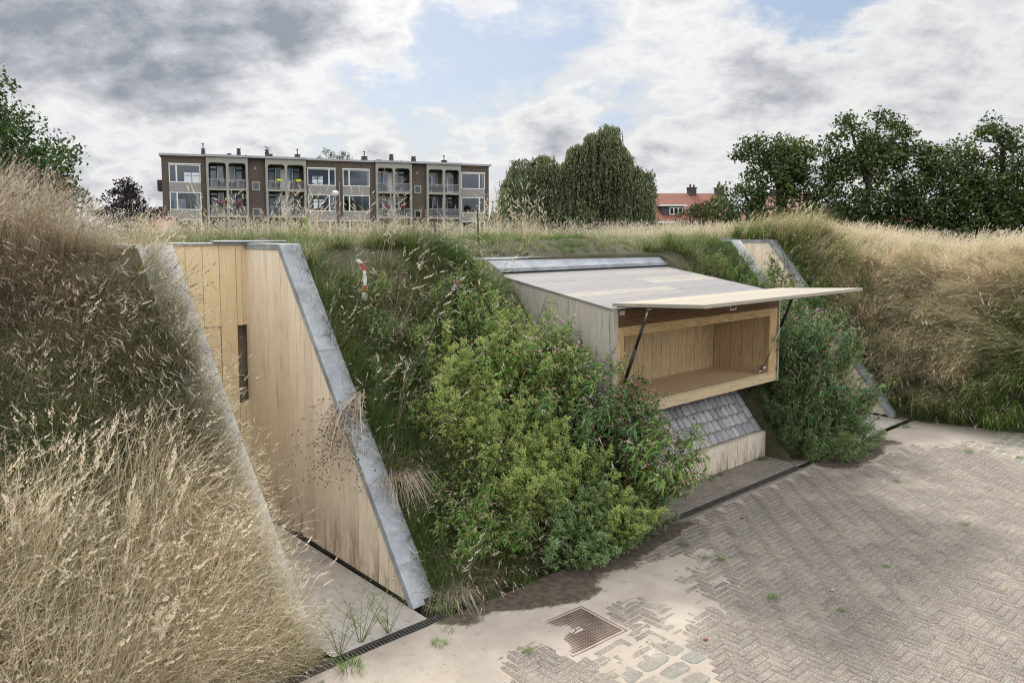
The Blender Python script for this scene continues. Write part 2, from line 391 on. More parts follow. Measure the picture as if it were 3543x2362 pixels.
# ------------------------------------------------------------ terrain
def fbm(u, v, s, seed=0, oct=4):
    r = np.random.default_rng(seed); out = np.zeros_like(u, dtype=float); a = 1.0
    for o in range(oct):
        for k in range(4):
            th = r.uniform(0, 2*math.pi); ph = r.uniform(0, 2*math.pi); f = s*(2**o)*r.uniform(.7, 1.3)
            out += a*np.sin((u*math.cos(th)+v*math.sin(th))*f+ph)
        a *= .55
    return out/6.0
def softmin(a, b, k): return -k*np.log(np.exp(-a/k)+np.exp(-b/k))
def hf(u, v, bumps=True):
    u = np.asarray(u, float); v = np.asarray(v, float)
    d1 = v-.16
    h1 = softmin(1.26*d1, np.full_like(u, 3.34), .13)
    ub = 11.38+.10*np.minimum(v-.2, 0)**2*np.where(v < -.2, 1, .3)
    d2 = u-ub
    h2 = softmin(1.15*d2, np.full_like(u, 2.95), .35)
    n = fbm(u, v, 1.7, 3)*.13+fbm(u, v, .5, 5)*.12
    dd = np.maximum(d1, d2)
    h = np.maximum(h1, h2)
    if bumps:
        w = np.clip((dd-.1)/1.2, 0, 1)
        # calm beside the built parts
        calm = np.ones_like(u)
        for (a, b, vm) in ((-1.6, .5, 4.2), (3.2, 7.6, 3.2), (9.6, 11.5, 4.2)):
            inside = (u > a-.5) & (u < b+.5) & (v < vm+.3)
            calm = np.where(inside, .15, calm)
        h = h+n*w*calm+fbm(u, v, 5.5, 8, 3)*.07*np.where(u < -1.3, np.clip((-1.3-u)/.5, 0, 1), 0)*w
        h = h+np.where(u > 11.8, fbm(u, v, 2.6, 9)*.26, 0)*w
    h = h-.17*np.exp(-((v-2.9)/.4)**2)*np.clip((u-2.5)/.35, 0, 1)*np.clip((7.9-u)/.3, 0, 1)
    h = np.where(u > 11.0, softmin(h, np.full_like(u, 3.2), .06), h)
    for (a_, b_) in ((-1.55, .52), (9.55, 11.65)):
        h = h-.11*np.clip((u-a_+.25)/.25, 0, 1)*np.clip((b_+.25-u)/.25, 0, 1)*(v < 3.6)*np.clip(dd/.3, 0, 1)
    h = np.where(dd < 0, -.06, np.maximum(h, -.06))
    edge = np.minimum(np.minimum((u+16)/4, (36-u)/4), (32-v)/6)
    return np.where(edge < 1, np.minimum(h, np.clip(edge, 0, 1)*3.4-.06), h)
def lines(pts):
    out = []
    for a, b, s in pts: out += list(np.arange(a, b-1e-6, s))
    return out
ul = sorted(set([round(x, 3) for x in lines([(-16, -4, .8), (-4, -1.2, .1), (-1.2, .18, .15), (.18, 3.3, .12), (3.3, 3.7, .2), (3.7, 7.1, .2), (7.1, 7.45, .175), (7.45, 9.82, .13), (9.82, 11.32, .15), (11.32, 16, .14), (16, 36.1, .8)])]))
vl = sorted(set([round(x, 3) for x in lines([(-14, -6, .8), (-6, 0, .15), (0, .2, .1), (.2, 1.15, .095), (1.15, 1.4, .125), (1.4, 2.96, .156), (2.96, 3.95, .11), (3.95, 8, .2), (8, 32.1, .8)])]))
U, V = np.meshgrid(np.array(ul), np.array(vl), indexing='ij')
Z = hf(U, V)
def cut(u, v):
    c = ((u > -1.2) & (u < .18) & (v > -.001) & (v < 3.95)) | ((u > 9.82) & (u < 11.32) & (v > .0) & (v < 3.95))
    c |= (u > 3.7) & (u < 7.1) & (v > .0) & (v < 1.4)
    c |= (u > 3.3) & (u < 7.45) & (v > 1.15) & (v < 2.96)
    return c
nv_ = len(vl); F = []
for i in range(len(ul)-1):
    cu = (ul[i]+ul[i+1])/2
    for j in range(len(vl)-1):
        cv = (vl[j]+vl[j+1])/2
        if cut(cu, cv): continue
        F.append((i*nv_+j, (i+1)*nv_+j, (i+1)*nv_+j+1, i*nv_+j+1))
ec = {}
for f_ in F:
    for a_, b_ in zip(f_, f_[1:]+f_[:1]): ec[(a_, b_)] = 1
TV = np.stack([U.ravel(), V.ravel(), Z.ravel()], 1).tolist()
for (a_, b_) in list(ec):
    if (b_, a_) not in ec and -1.5 < TV[a_][0] < 12 and -.5 < TV[a_][1] < 4.2:
        k_ = len(TV); TV += [[TV[b_][0], TV[b_][1], TV[b_][2]-.55], [TV[a_][0], TV[a_][1], TV[a_][2]-.55]]
        F.append((b_, a_, k_+1, k_))
me = npmesh('terrain', TV, F, M['soil'])
terrain = site(tag(link('terrain', me), kind='structure'))
g = MB(); g.add([(-1500, -1500, -.14), (1500, -1500, -.14), (1500, 1500, -.14), (-1500, 1500, -.14)], [(0, 1, 2, 3)])
tag(g.build('ground', M['ground']), kind='structure')

# ------------------------------------------------------------ paving (real herringbone stones in one sheet)
def in_manhole(u, v):  # local frame of the cover
    return (np.abs(u-.92) < .36) & (np.abs(v+1.07) < .33)
def stones(rects, mat, name, top=.0, jit=.002, bev=.006, thick=.03):
    """rects: n x 5 (u0,u1,v0,v1,tint)"""
    r = np.array(rects); n = len(r)
    z = top+rng.uniform(-jit, jit, n); tl = rng.uniform(-jit, jit, (n, 2))*.8
    u0, u1, v0, v1 = r[:, 0], r[:, 1], r[:, 2], r[:, 3]
    def ring(i, dz):
        return [np.stack([u0+i, v0+i, z+dz-tl[:, 0]-tl[:, 1]], 1), np.stack([u1-i, v0+i, z+dz+tl[:, 0]-tl[:, 1]], 1), np.stack([u1-i, v1-i, z+dz+tl[:, 0]+tl[:, 1]], 1), np.stack([u0+i, v1-i, z+dz-tl[:, 0]+tl[:, 1]], 1)]
    A = ring(0, -thick)+ring(0, -bev*.8)+ring(bev, 0)
    V_ = np.stack(A, 1).reshape(-1, 3)
    f = [(8, 9, 10, 11)]
    for k in range(4):
        k2 = (k+1) % 4
        f += [(4+k, 4+k2, 8+k2, 8+k), (k, k2, 4+k2, 4+k)]
    F_ = (np.arange(n)[:, None, None]*12+np.array(f)[None]).reshape(-1, 4)
    t = np.repeat(r[:, 4], 12)
    return npmesh(name, V_, F_, mat, {'tint': t})
rects = []; a = .074; gp = .0032
def setts_zone(u, v):
    return ((u < 1.55+.75*(v+1.8)) & (v < -1.80) & (u > -.3)) | ((u > 9.75+.35*(v+2.3)) & (v < -1.35) & (u < 12.2))
for i in range(-80, 190):
    for j in range(-112, 2):
        # herringbone: cells of a 4 cell repeat along the diagonal
        k = (i-j) % 6
        if k == 0: u0, v0, du_, dv_ = i*a, j*a, 3*a, a
        elif k == 5: u0, v0, du_, dv_ = i*a, j*a, a, 3*a
        else: continue
        cu, cv = u0+du_/2, v0+dv_/2
        if cu < -5 or cu > 13.5 or cv < -8 or cv > -.205 or v0+dv_ > -.204: continue
        if in_manhole(cu, cv) or setts_zone(cu, cv): continue
        if cu > 11.6+.1*cv*cv: continue
        tt = np.clip(.5+.17*rng.standard_normal(), 0, .86) if rng.random() > .05 else 1.0
        rects.append((u0+gp, u0+du_-gp, v0+gp, v0+dv_-gp, tt))
# courses along the drain and the strip before the base wall
def course(v0, v1, ua, ub_, L, off=0.0):
    u = ua-off
    while u < ub_:
        rects.append((max(u, ua)+gp, min(u+L, ub_)-gp, v0+gp, v1-gp, np.clip(.45+.2*rng.standard_normal(), 0, .9))); u += L
course(-.205, -.13, -.0, 11.0, .222)
for k, v0 in enumerate(np.arange(0.0, .55, a)):
    course(v0, min(v0+a, .58), 3.2, 9.6, .222, .111*(k % 2))
paving = site(link('paving', stones(rects, M['paver'], 'paving', jit=.0014, bev=.004)))
tag(paving, kind='structure')

# sand sheet, dips in the joints and drifts over stones
su = np.arange(-5, 13.6, .035); sv = np.arange(-8, .58, .035)
SU, SV = np.meshgrid(su, sv, indexing='ij')
def lobe(u, v, cu, cv, ru, rv, ang=0.0):
    c, s = math.cos(ang), math.sin(ang); x = (u-cu)*c+(v-cv)*s; y = -(u-cu)*s+(v-cv)*c
    return np.exp(-(x/ru)**2-(y/rv)**2)
def sandmask(u, v):
    m = lobe(u, v, .1, -.42, 1.1, .38)*1.3+lobe(u, v, .75, -.75, .7, .35)*1.0+lobe(u, v, 2.3, -.75, 1.3, .25, -.05)*.9+lobe(u, v, -.6, -.9, .55, .8)*1.5
    m += lobe(u, v, 9.6, -.55, 1.9, .75, -.25)*1.0+lobe(u, v, 2.1, -1.35, 1.5, .35, .1)*.55+lobe(u, v, 5.3, -1.6, 2.6, .35, .1)*.42
    m += lobe(u, v, 1.35, -1.75, 1.0, .3)*.5+lobe(u, v, 7.2, -1.0, 1.5, .4)*.35+lobe(u, v, 11.2, -1.0, .8, .8)*.9
    return m
sm = sandmask(SU, SV)+fbm(SU, SV, 2.6, 21, 5)*.38+.10+fbm(SU, SV, 14, 22, 3)*.12
SZ = -.0042+np.clip(sm-.45, -.12, 1.2)*.016+fbm(SU, SV, 40, 23, 2)*.0012
SZ = np.where(in_manhole(SU, SV), np.clip(lobe(SU, SV, .56, -.84, .19, .15)*.028+lobe(SU, SV, .8, -1.0, .12, .06)*.010+lobe(SU, SV, .62, -1.2, .12, .12)*.006+fbm(SU, SV, 14, 24, 3)*.0035+.0055, .003, .0150), SZ)
def dirtmask(u, v):
    d = lobe(u, v, 1.75, -.1, 1.5, .42)*1.5+lobe(u, v, 1.25, -.5, .5, .22, -.35)*1.1+lobe(u, v, 8.1, -.4, 1.6, .35)*1.0+lobe(u, v, 5.3, .56, 3.0, .09)*.8+lobe(u, v, 10.9, -.1, .6, .25)*.6
    d += lobe(u, v, 3.3, -.25, .7, .18)*.8
    return d
dm = np.clip((dirtmask(SU, SV)+fbm(SU, SV, 5, 31, 5)*.4-.38)*2.6, 0, 1)
SZ = SZ+dm*.012*(SV < -.0)
ns = len(sv); ii, jj = np.meshgrid(np.arange(len(su)-1), np.arange(ns-1), indexing='ij'); ii = ii.ravel(); jj = jj.ravel()
cu = (su[ii]+su[ii+1])/2; cvv = (sv[jj]+sv[jj+1])/2
keep = ~(((cu > -1.28) & (cu < .2) & (cvv > -.12)) | ((cu > 9.8) & (cu < 11.3) & (cvv > .0)) | ((cvv > -.125) & (cvv < -.01)))
FS = np.stack([ii*ns+jj, (ii+1)*ns+jj, (ii+1)*ns+jj+1, ii*ns+jj+1], 1)[keep]
me = npmesh('sand', np.stack([SU.ravel(), SV.ravel(), SZ.ravel()], 1), FS, M['sand'], {'dirt': dm.ravel()}, True)
tag(site(link('sand_ground', me)), kind='structure')

# natural stone setts patches in the paving
def irregular(rects, name, mat, top, thick, amp, bevel=.012, plane=None):
    """rounded irregular stones; plane maps (a,b,h)->xyz"""
    mb = MB()
    for (u0, u1, v0, v1, t) in rects:
        j = lambda: random.uniform(-amp, amp)
        c = [(u0+j(), v0+j()), (u1+j(), v0+j()), (u1+j(), v1+j()), (u0+j(), v1+j())]
        # octagonal outline with cut corners
        o = []
        for k in range(4):
            p = c[k]; q = c[(k-1) % 4]; r_ = c[(k+1) % 4]; e = random.uniform(.12, .2)
            o.append((p[0]+(q[0]-p[0])*e, p[1]+(q[1]-p[1])*e)); o.append((p[0]+(r_[0]-p[0])*e, p[1]+(r_[1]-p[1])*e))
        m = (sum(p[0] for p in o)/8, sum(p[1] for p in o)/8); h = top+random.uniform(-.003, .004)
        P = []
        for (k, hh) in ((1.0, h-thick), (1.0, h-bevel), (.91, h-.002)):
            for p in o: P.append((m[0]+(p[0]-m[0])*k, m[1]+(p[1]-m[1])*k, hh+random.uniform(-.0015, .0015)))
        P.append((m[0], m[1], h+.002))
        f = [(i, (i+1) % 8, 8+(i+1) % 8, 8+i) for i in range(8)]+[(8+i, 8+(i+1) % 8, 16+(i+1) % 8, 16+i) for i in range(8)]+[(16+i, 16+(i+1) % 8, 24) for i in range(8)]
        if plane: P = [plane(*p) for p in P]
        mb.add(P, f, None, t)
    return mb
rc = []
for row, v0 in enumerate(np.arange(-4.2, -1.6, .19)):
    u = -1.5+random.uniform(0, .1)
    while u < 2:
        w = random.uniform(.2, .36)
        if setts_zone(u+w/2, v0+.08) and u < 3: rc.append((u+.02, u+w-.02, v0+.02, v0+.17, random.random()))
        u += w
for row, v0 in enumerate(np.arange(-5.0, -1.3, .17)):
    u = 8.0+random.uniform(0, .1)
    while u < 12.1:
        w = random.uniform(.15, .28)
        if setts_zone(u+w/2, v0+.08) and u > 5: rc.append((u+.01, u+w-.01, v0+.01, v0+.16, random.random()))
        u += w
tag(site(irregular(rc, 'setts', M['sett_brown'], .0, .04, .022, .005).build('cobble_paving', M['sett_brown'], None, True)), kind='structure')

# ------------------------------------------------------------ bunker entrances
def coping(vin, uo, mat, name, parent, seams=(.34, .66)):
    """vin(v)->u of inner edge, uo = signed width"""
    mb = MB(); path = [(3.93, 3.40), (2.87, 3.40), (.2, .02)]
    segs = [(path[0], path[1])]
    a_, b_ = np.array(path[1]), np.array(path[2]); cuts = [0]+list(seams)+[1]
    for i in range(len(cuts)-1): segs.append((tuple(a_+(b_-a_)*cuts[i]), tuple(a_+(b_-a_)*cuts[i+1])))
    for k, ((v0, z0), (v1, z1)) in enumerate(segs):
        d = np.array([v1-v0, z1-z0]); d /= np.linalg.norm(d); nn = np.array([d[1], -d[0]])  # points into mound / down
        if nn[1] > 0: nn = -nn
        sgn = 1 if uo > 0 else -1; lip = -.012*sgn
        off = (k % 2)*.003
        def pt(v, z, uu, t): return (vin(v)+uu, v+nn[0]*t, z+nn[1]*t)
        mb.hexa([pt(v0, z0, lip, .035), pt(v1, z1, lip, .035), pt(v1, z1, uo, .035), pt(v0, z0, uo, .035), pt(v0, z0, lip, -off), pt(v1, z1, lip, -off), pt(v1, z1, uo, -off), pt(v0, z0, uo, -off)])
        mb.hexa([pt(v0, z0, lip, .075), pt(v1, z1, lip, .075), pt(v1, z1, lip+.01*sgn, .075), pt(v0, z0, lip+.01*sgn, .075), pt(v0, z0, lip, .036), pt(v1, z1, lip, .036), pt(v1, z1, lip+.01*sgn, .036), pt(v0, z0, lip+.01*sgn, .036)])
    o = mb.build(name, mat, parent)
    b = o.modifiers.new('bevel', 'BEVEL'); b.width = .006; b.segments = 2
    return o
def ztop(v): return 3.36 if v >= 2.87 else max(.0, (v-.2)*1.2659-.01)
def wing(vin, sgn, parent):
    mb = MB(); w = .187; v = .262
    while v < 3.9:
        v1 = min(v+w, 3.9); e = random.uniform(0, .0018)
        zs = [(v+.003, ztop(v+.003)), (v1-.003, ztop(v1-.003))]
        top = [zs[1], zs[0]]
        if v < 2.87 < v1: top = [zs[1], (2.87, 3.36), zs[0]]
        pts = [(vin(zs[0][0])-sgn*e, zs[0][0], .05), (vin(zs[1][0])-sgn*e, zs[1][0], .05)]+[(vin(q[0])-sgn*e, q[0], max(q[1], .055)) for q in top]
        mb.prism(pts, (sgn*.04, 0, 0), 2)
        v = v1
    mb2 = MB(); mb2.box(min(vin(2)+sgn*.045, vin(2)+sgn*.06), max(vin(2)+sgn*.045, vin(2)+sgn*.06), 1.0, 3.9, .0, .5)
    return mb.build('wing_wall', M['wood_wing'], parent)
rin = lambda v: .055+.012*max(v-.2, 0)
lin = lambda v: -.95-.065*(v-.2)
def entrance(label):
    t = thing('bunker_entrance', label, 'entrance', (0, 0, 0), 0, 'timber lined entrances cut into the bank')
    wing(rin, 1, t); wing(lin, -1, t)
    coping(rin, .25, M['zinc'], 'coping', t); coping(lin, -.34, M['zinc_pale'], 'coping', t, (.3, .62))
    # back wall boards, door, slot window
    mb = MB(); js = [-1.9, -1.64, -1.44, -1.24, -1.04, -.84, -.64, -.44, -.237, -.03, .045, .12]
    for a_, b_ in zip(js[:-1], js[1:]):
        e = random.uniform(0, .003)
        if b_ <= -.62 or a_ >= -.24 and b_ < 0: mb.plank(a_+.003, b_-.003, 3.86-e, 3.9, .03, 3.375, 2)
        elif a_ >= -.04: 
            mb.plank(a_+.002, b_-.002, 3.86-e, 3.9, 2.375, 3.375, 2); mb.plank(a_+.002, b_-.002, 3.86-e, 3.9, .03, 1.38, 2)
        else: mb.plank(a_+.003, b_-.003, 3.86-e, 3.9, 2.378, 3.375, 2)
    mb.plank(-.64+.002, -.615, 3.86, 3.9, .03, 3.375, 2)
    mb.build('back_wall', M['wood_back'], t)
    md = MB()
    for a_, b_ in ((-.61, -.44), (-.44, -.243)): md.plank(a_+.001, b_-.001, 3.868, 3.9, .05, 2.368, 2)
    md.build('door', M['wood_back'], t)
    ms = MB(); ms.box(-.05, .14, 3.97, 3.99, 1.3, 2.45); ms.box(-.05, .13, 3.90, 3.97, 1.36, 1.378); ms.build('side_window', M['slot'], t)
    mc = MB(); mc.box(-2.0, .16, 3.83, 3.96, 3.378, 3.41); mc.box(-.32, .62, 3.78, 3.92, 3.412, 3.432)
    o = mc.build('roof_edge', M['zinc'], t); b = o.modifiers.new('bevel', 'BEVEL'); b.width = .008; b.segments = 2
    mf = MB(); mf.add([(-.90, -.01, .008), (.05, -.01, .008), (.05, 1.5, .008), (.05, 3.9, .008), (-1.25, 3.9, .008), (-1.05, 1.5, .008)], [(0, 1, 2, 5), (5, 2, 3, 4)])
    mf.build('concrete_floor', M['concrete'], t)
    mk = MB(); mk.box(.062, .09, .26, 3.85, .0, .05); mk.build('wall_base', M['black'], t)
    return site(t)
e1 = entrance('near timber entrance at left, its tall grey coping running down to the drain grate')
e3 = copy_tree(e1); site(e3, 11.13, .0); e3['label'] = 'far timber entrance half hidden by weeds, right of the open hatch box'
# near entrance lies at u 0; the far one repeats it 11 m along the bank

# ------------------------------------------------------------ drain grates
def grate(label, u0, u1, pitch=.03, w=.11, v0=-.12):
    t = thing('drain_grate', label, 'drain grate', (0, 0, 0), 0, 'drain channels in front of the bank')
    mb = MB(); mb.box(u0, u1, v0, v0+.012, -.03, .002); mb.box(u0, u1, v0+w-.012, v0+w, -.03, .002); mb.build('frame', M['grate'], t)
    mb = MB(); n = int((u1-u0)/pitch)
    for k in range(n):
        x = u0+(k+.5)*pitch; mb.box(x-pitch*.27, x+pitch*.27, v0+.0125, v0+w-.0125, -.012, -.001)
    tag(mb.build('bars', M['grate'], t))
    mb = MB(); mb.box(u0, u1, v0, v0+w, -.06, -.05); mb.build('channel', M['black'], t)
    return site(t)
grate('short steel drain grate across the foot of the near entrance', -1.9, .28, .034)
grate('long black slot drain in the pavers before the low white base wall', 3.25, 6.95, .03)

# ------------------------------------------------------------ hatch box kiosk
BU0, BU1, BV0 = 3.35, 7.42, .6
def zr(v): return 2.59+(v-.6)*.158
kiosk = thing('serving_kiosk', 'large boxy timber kiosk sticking out of the grassy bank with its hatch open', 'kiosk')
mbl = MB(); mbr = MB()
v = BV0
for k in range(12):
    v1 = v+.19
    if v1 > 2.85: break
    for mb, x0, x1 in ((mbl, BU0, BU0+.03), (mbr, BU1-.03, BU1)):
        e = random.uniform(0, .002)
        mb.prism([(x0+e, v+.0015, 1.17), (x0+e, v1-.0015, 1.17), (x0+e, v1-.0015, zr(v1)-.022), (x0+e, v+.0015, zr(v)-.022)], (x1-x0, 0, 0), 2)
    v = v1
mbl.build('side_wall', M['wood_box'], kiosk); mbr.build('side_wall', M['wood_box'], kiosk)
mb = MB(); n = 10; w = (2.78-.57)/n
for k in range(n):
    v0 = .585+k*w; v1 = v0+w; e = random.uniform(-.0008, .0008)
    for (x0, x1) in ((BU0-.012, 5.62), (5.624, BU1+.012)):
        r = random.random()*30
        P = [(x0, v0+.0045, zr(v0)-.022+e), (x1, v0+.0045, zr(v0)-.022+e), (x1, v1-.0045, zr(v1)-.022+e), (x0, v1-.0045, zr(v1)-.022+e)]
        P += [(p[0], p[1], p[2]+.024) for p in P]
        mb.hexa(P, [(p[1]+r, p[2]+r, p[0]+r) for p in P], random.random())
mb.build('roof', M['wood_roof'], kiosk)
# front: edge boards, fascia, frame, sill
mb = MB()
mb.plank(BU0-.012, BU0+.07, .575, .598, 1.17, 2.60, 2); mb.plank(BU1-.02, BU1+.012, .575, .598, 1.17, 2.60, 2)
mb.build('corner_board', M['wood_box'], kiosk)
mb = MB(); mb.plank(BU0+.072, BU1-.022, .585, .63, 2.46, 2.555, 0); mb.plank(BU0+.072, BU1-.022, .583, .63, 2.355, 2.457, 0)
mb.build('fascia', M['wood_fascia'], kiosk)
mb = MB(); mb.plank(BU0+.072, BU0+.205, .592, .68, 1.315, 2.352, 2); mb.plank(BU1-.275, BU1-.085, .592, .68, 1.315, 2.352, 2)
mb.plank(BU0+.207, BU1-.277, .590, .68, 2.235, 2.352, 0)
mb.plank(BU1-.083, BU1-.022, .60, .68, 1.185, 2.352, 2)
mb.build('opening_frame', M['wood_frame'], kiosk)
mb = MB(); mb.plank(BU0+.072, BU1-.085, .580, .70, 1.185, 1.312, 0); mb.plank(BU0+.207, BU1-.277, .60, .70, 1.313, 1.33, 0)
mb.build('sill', M['wood_sill'], kiosk)
# interior
mb = MB(); u = BU0+.1
while u < 7.13:
    u1 = min(u+.225, 7.146); mb.plank(u+.004, u1-.004, 1.60, 1.62, 1.28, 2.5, 2); u = u1
v = .68
while v < 1.6:
    v1 = min(v+.2, 1.6); mb.plank(7.147, 7.16, v+.004, v1-.004, 1.28, 2.5, 2); mb.plank(BU0+.09, BU0+.10, v+.002, v1-.002, 1.28, 2.5, 2); v = v1
mb.build('inner_wall', M['wood_in'], kiosk)
mb = MB(); v = .701
while v < 1.59:
    v1 = min(v+.115, 1.598); mb.plank(BU0+.102, 7.145, v+.003, v1-.003, 1.285, 1.305, 0); v = v1
mb.build('inner_floor', M['wood_infl'], kiosk)
mb = MB(); mb.box(BU0+.10, 7.146, .681, 1.60, 2.47, 2.49); mb.build('inner_ceiling', M['wood_in'], kiosk)
mb = MB(); mb.box(BU0+.08, 7.16, 1.625, 1.64, 1.25, 2.5); mb.box(7.162, 7.175, .69, 1.62, 1.25, 2.5); mb.box(BU0+.04, BU1-.04, .66, 2.7, 2.50, 2.53); mb.build('dark_core', M['black'], kiosk)
mb = MB(); mb.box(BU0+.05, BU1-.03, .705, 2.7, 1.19, 1.22); mb.build('underside', M['black'], kiosk)
# hatch
hatch_a = math.atan2(.065, 1.29)
mb = MB(); n = 7; Lh = 1.33
def hp(u, d, h): return (u, .585-d*math.cos(hatch_a)-h*math.sin(hatch_a)*0, 2.622+d*math.sin(hatch_a)+h)
for k in range(n):
    d0 = -.03+Lh*k/n; d1 = -.03+Lh*(k+1)/n-.0015; r = random.random()*30
    P = [hp(BU0+.0, d0, 0), hp(BU1, d0, 0), hp(BU1, d1, 0), hp(BU0, d1, 0), hp(BU0, d0, .042), hp(BU1, d0, .042), hp(BU1, d1, .042), hp(BU0, d1, .042)]
    mb.hexa(P, [(p[1]+r, p[2]+r, p[0]+r) for p in P], random.random())
hatch = mb.build('hatch', M['wood_hatch'], kiosk)
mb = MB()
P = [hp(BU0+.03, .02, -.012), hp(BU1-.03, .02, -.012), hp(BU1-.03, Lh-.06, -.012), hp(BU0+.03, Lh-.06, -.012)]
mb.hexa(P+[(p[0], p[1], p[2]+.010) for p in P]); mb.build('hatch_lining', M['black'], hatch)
mb = MB(); c = np.array(hp(BU0+.55, Lh-.05, -.014))
mb.tube([c, c+(0, 0, -.035), c+(.12, 0, -.035), c+(.12, 0, 0)], .005, 6); mb.build('handle', M['steel'], hatch)
for (uu, nm) in ((BU0+.14, 0), (BU1-.16, 1)):
    mb = MB(); mb.box(uu-.05, uu+.05, .572, .5835, 2.505, 2.56); mb.build('hinge', M['steel'], kiosk)
for uu, low, dmid in ((BU0+.14, (.56, 1.60), .40), (BU1-.30, (.66, 1.42), .40)):
    top = np.array(hp(uu, .42 if uu < 5 else .40, -.02)); bot = np.array([uu+.02, low[0]+ (0 if uu < 5 else .0), low[1]])
    if uu < 5:
        mid1 = bot+(top-bot)*.06; mid2 = bot+(top-bot)*.82
        s_ = MB(); s_.tube([mid1, bot+(top-bot)*.5], .022, 10); s_.tube([bot+(top-bot)*.5, mid2], .018, 10); st = s_.build('gas_strut', M['black'], kiosk, True)
        s_ = MB(); s_.tube([mid2, top-(top-bot)*.03], .011, 8); s_.box(top[0]-.02, top[0]+.02, top[1]-.03, top[1]+.03, top[2]-.02, top[2]+.008); s_.build('rod', M['steel'], st, True)
    else:
        mid = bot+(top-bot)*.55
        s_ = MB(); s_.tube([mid, top-(top-bot)*.05], .02, 10); st = s_.build('gas_strut', M['black'], kiosk, True)
        s_ = MB(); s_.tube([bot, mid], .008, 8); s_.box(bot[0]-.03, bot[0]+.03, bot[1]-.02, bot[1]+.05, bot[2]-.05, bot[2]+.01); s_.build('rod', M['steel'], st, True)
        s_ = MB(); q = bot+np.array([-.10, -.03, -.05]); s_.tube([q+(.1, 0, 0), q, q+(-.1, 0, .01), q+(-.1, 0, -.05), q+(-.02, 0, -.045)], .008, 6); s_.build('latch', M['steel'], kiosk, True)
# zinc strip above the roof
mb = MB()
P = [(3.18, 2.80, 3.02), (7.62, 2.80, 2.985), (7.80, 3.02, 3.14), (3.05, 3.02, 3.18)]
mb.hexa([(p[0], p[1]+.01, p[2]-.03) for p in P]+P)
mb.box(3.18, 7.62, 2.786, 2.80, 2.96, 3.02)
zs = mb.build('rear_coping', M['zinc'], kiosk); b = zs.modifiers.new('bevel', 'BEVEL'); b.width = .006; b.segments = 2
mb = MB(); mb.box(3.2, 7.6, 2.84, 2.88, 2.5, 2.94); mb.build('rear_upstand', M['black'], kiosk)
# cobbled apron and base wall
ang = math.atan2(1.2-.40, 1.32-.66); ca, sa = math.cos(ang), math.sin(ang)
def slope(a_, b_, h_): return (a_, .66+b_*ca-h_*sa, .41+b_*sa+h_*ca)
mb = MB(); P = [slope(3.6, 0, -.012), slope(7.12, 0, -.012), slope(7.12, 1.1, -.012), slope(3.6, 1.1, -.012)]
mb.add(P, [(0, 1, 2, 3)]); mb.build('mortar_bed', M['mortar'], kiosk)
rc = []; b_ = .005; k = 0
while b_ < 1.02:
    hgt = .178; u = 3.6+random.uniform(0, .08)*(k % 2)
    while u < 6.9:
        w = random.uniform(.13, .175)
        rc.append((u+.009, min(u+w, 6.95)-.009, b_+.009, b_+hgt-.012, random.random())); u += w
    b_ += hgt; k += 1
b_ = .0
while b_ < 1.0:
    rc.append((6.975, 7.115, b_+.006, b_+.22, random.random())); b_ += .23
irregular(rc, 'x', None, .008, .03, .010, .006, slope).build('cobbles', M['sett'], kiosk, True)
mb = MB(); u = 3.55
while u < 7.1:
    u1 = min(u+random.uniform(.2, .3), 7.12); e = random.uniform(0, .003); mb.plank(u+.004, u1-.004, .585-e, .66, .0, .40, 2); u = u1
mb.plank(7.08, 7.12, .588, .95, .0, .38, 1)
mb.build('base_wall', M['wood_base'], kiosk)
mb = MB(); mb.box(3.56, 7.07, .61, .64, .0, .385); mb.build('base_backing', M['black'], kiosk)
site(kiosk)

# ------------------------------------------------------------ manhole cover (rusty, waffle pattern)
mh = thing('manhole_cover', 'rusty square iron cover with waffle pattern half buried in sand', 'manhole cover', W(.92, -1.07), ROT+R(-3))
mb = MB(); mb.box(-.335, .335, -.29, .29, -.02, .0025); 
for (a_, b_, c_, d_) in ((-.335, .335, -.29, -.282), (-.335, .335, .282, .29), (-.335, -.327, -.2815, .2815), (.327, .335, -.2815, .2815)): mb.box(a_, b_, c_, d_, .0026, .0085)
mb.build('plate', M['iron'], mh)
mb = MB(); nx, ny = 19, 16
for i in range(nx):
    for j in range(ny):
        x = -.305+.61*(i+.5)/nx; y = -.262+.524*(j+.5)/ny
        if abs(x+.02) < .07 and abs(y-.0) < .035: continue
        mb.box(x-.0122, x+.0122, y-.0122, y+.0122, .0027, .0100, random.random())
mb.tube([(-.08, -.02, .006), (-.02, .0, .006), (.0, .03, .006)], .006, 4); mb.tube([(-.02, .0, .006), (.04, .01, .006)], .005, 4)
mb.build('raised_studs', M['iron'], mh)

# edging curb at right
mb = MB(); mb.plank(8.2, 10.0, -.05, .02, -.05, .06, 0); mb.plank(9.95, 10.0, .02, .3, -.05, .06, 1)
tag(site(mb.build('edging_kerb', M['concrete'])), 'thin grey edging kerb at the foot of the weeds before the far entrance', 'kerb')
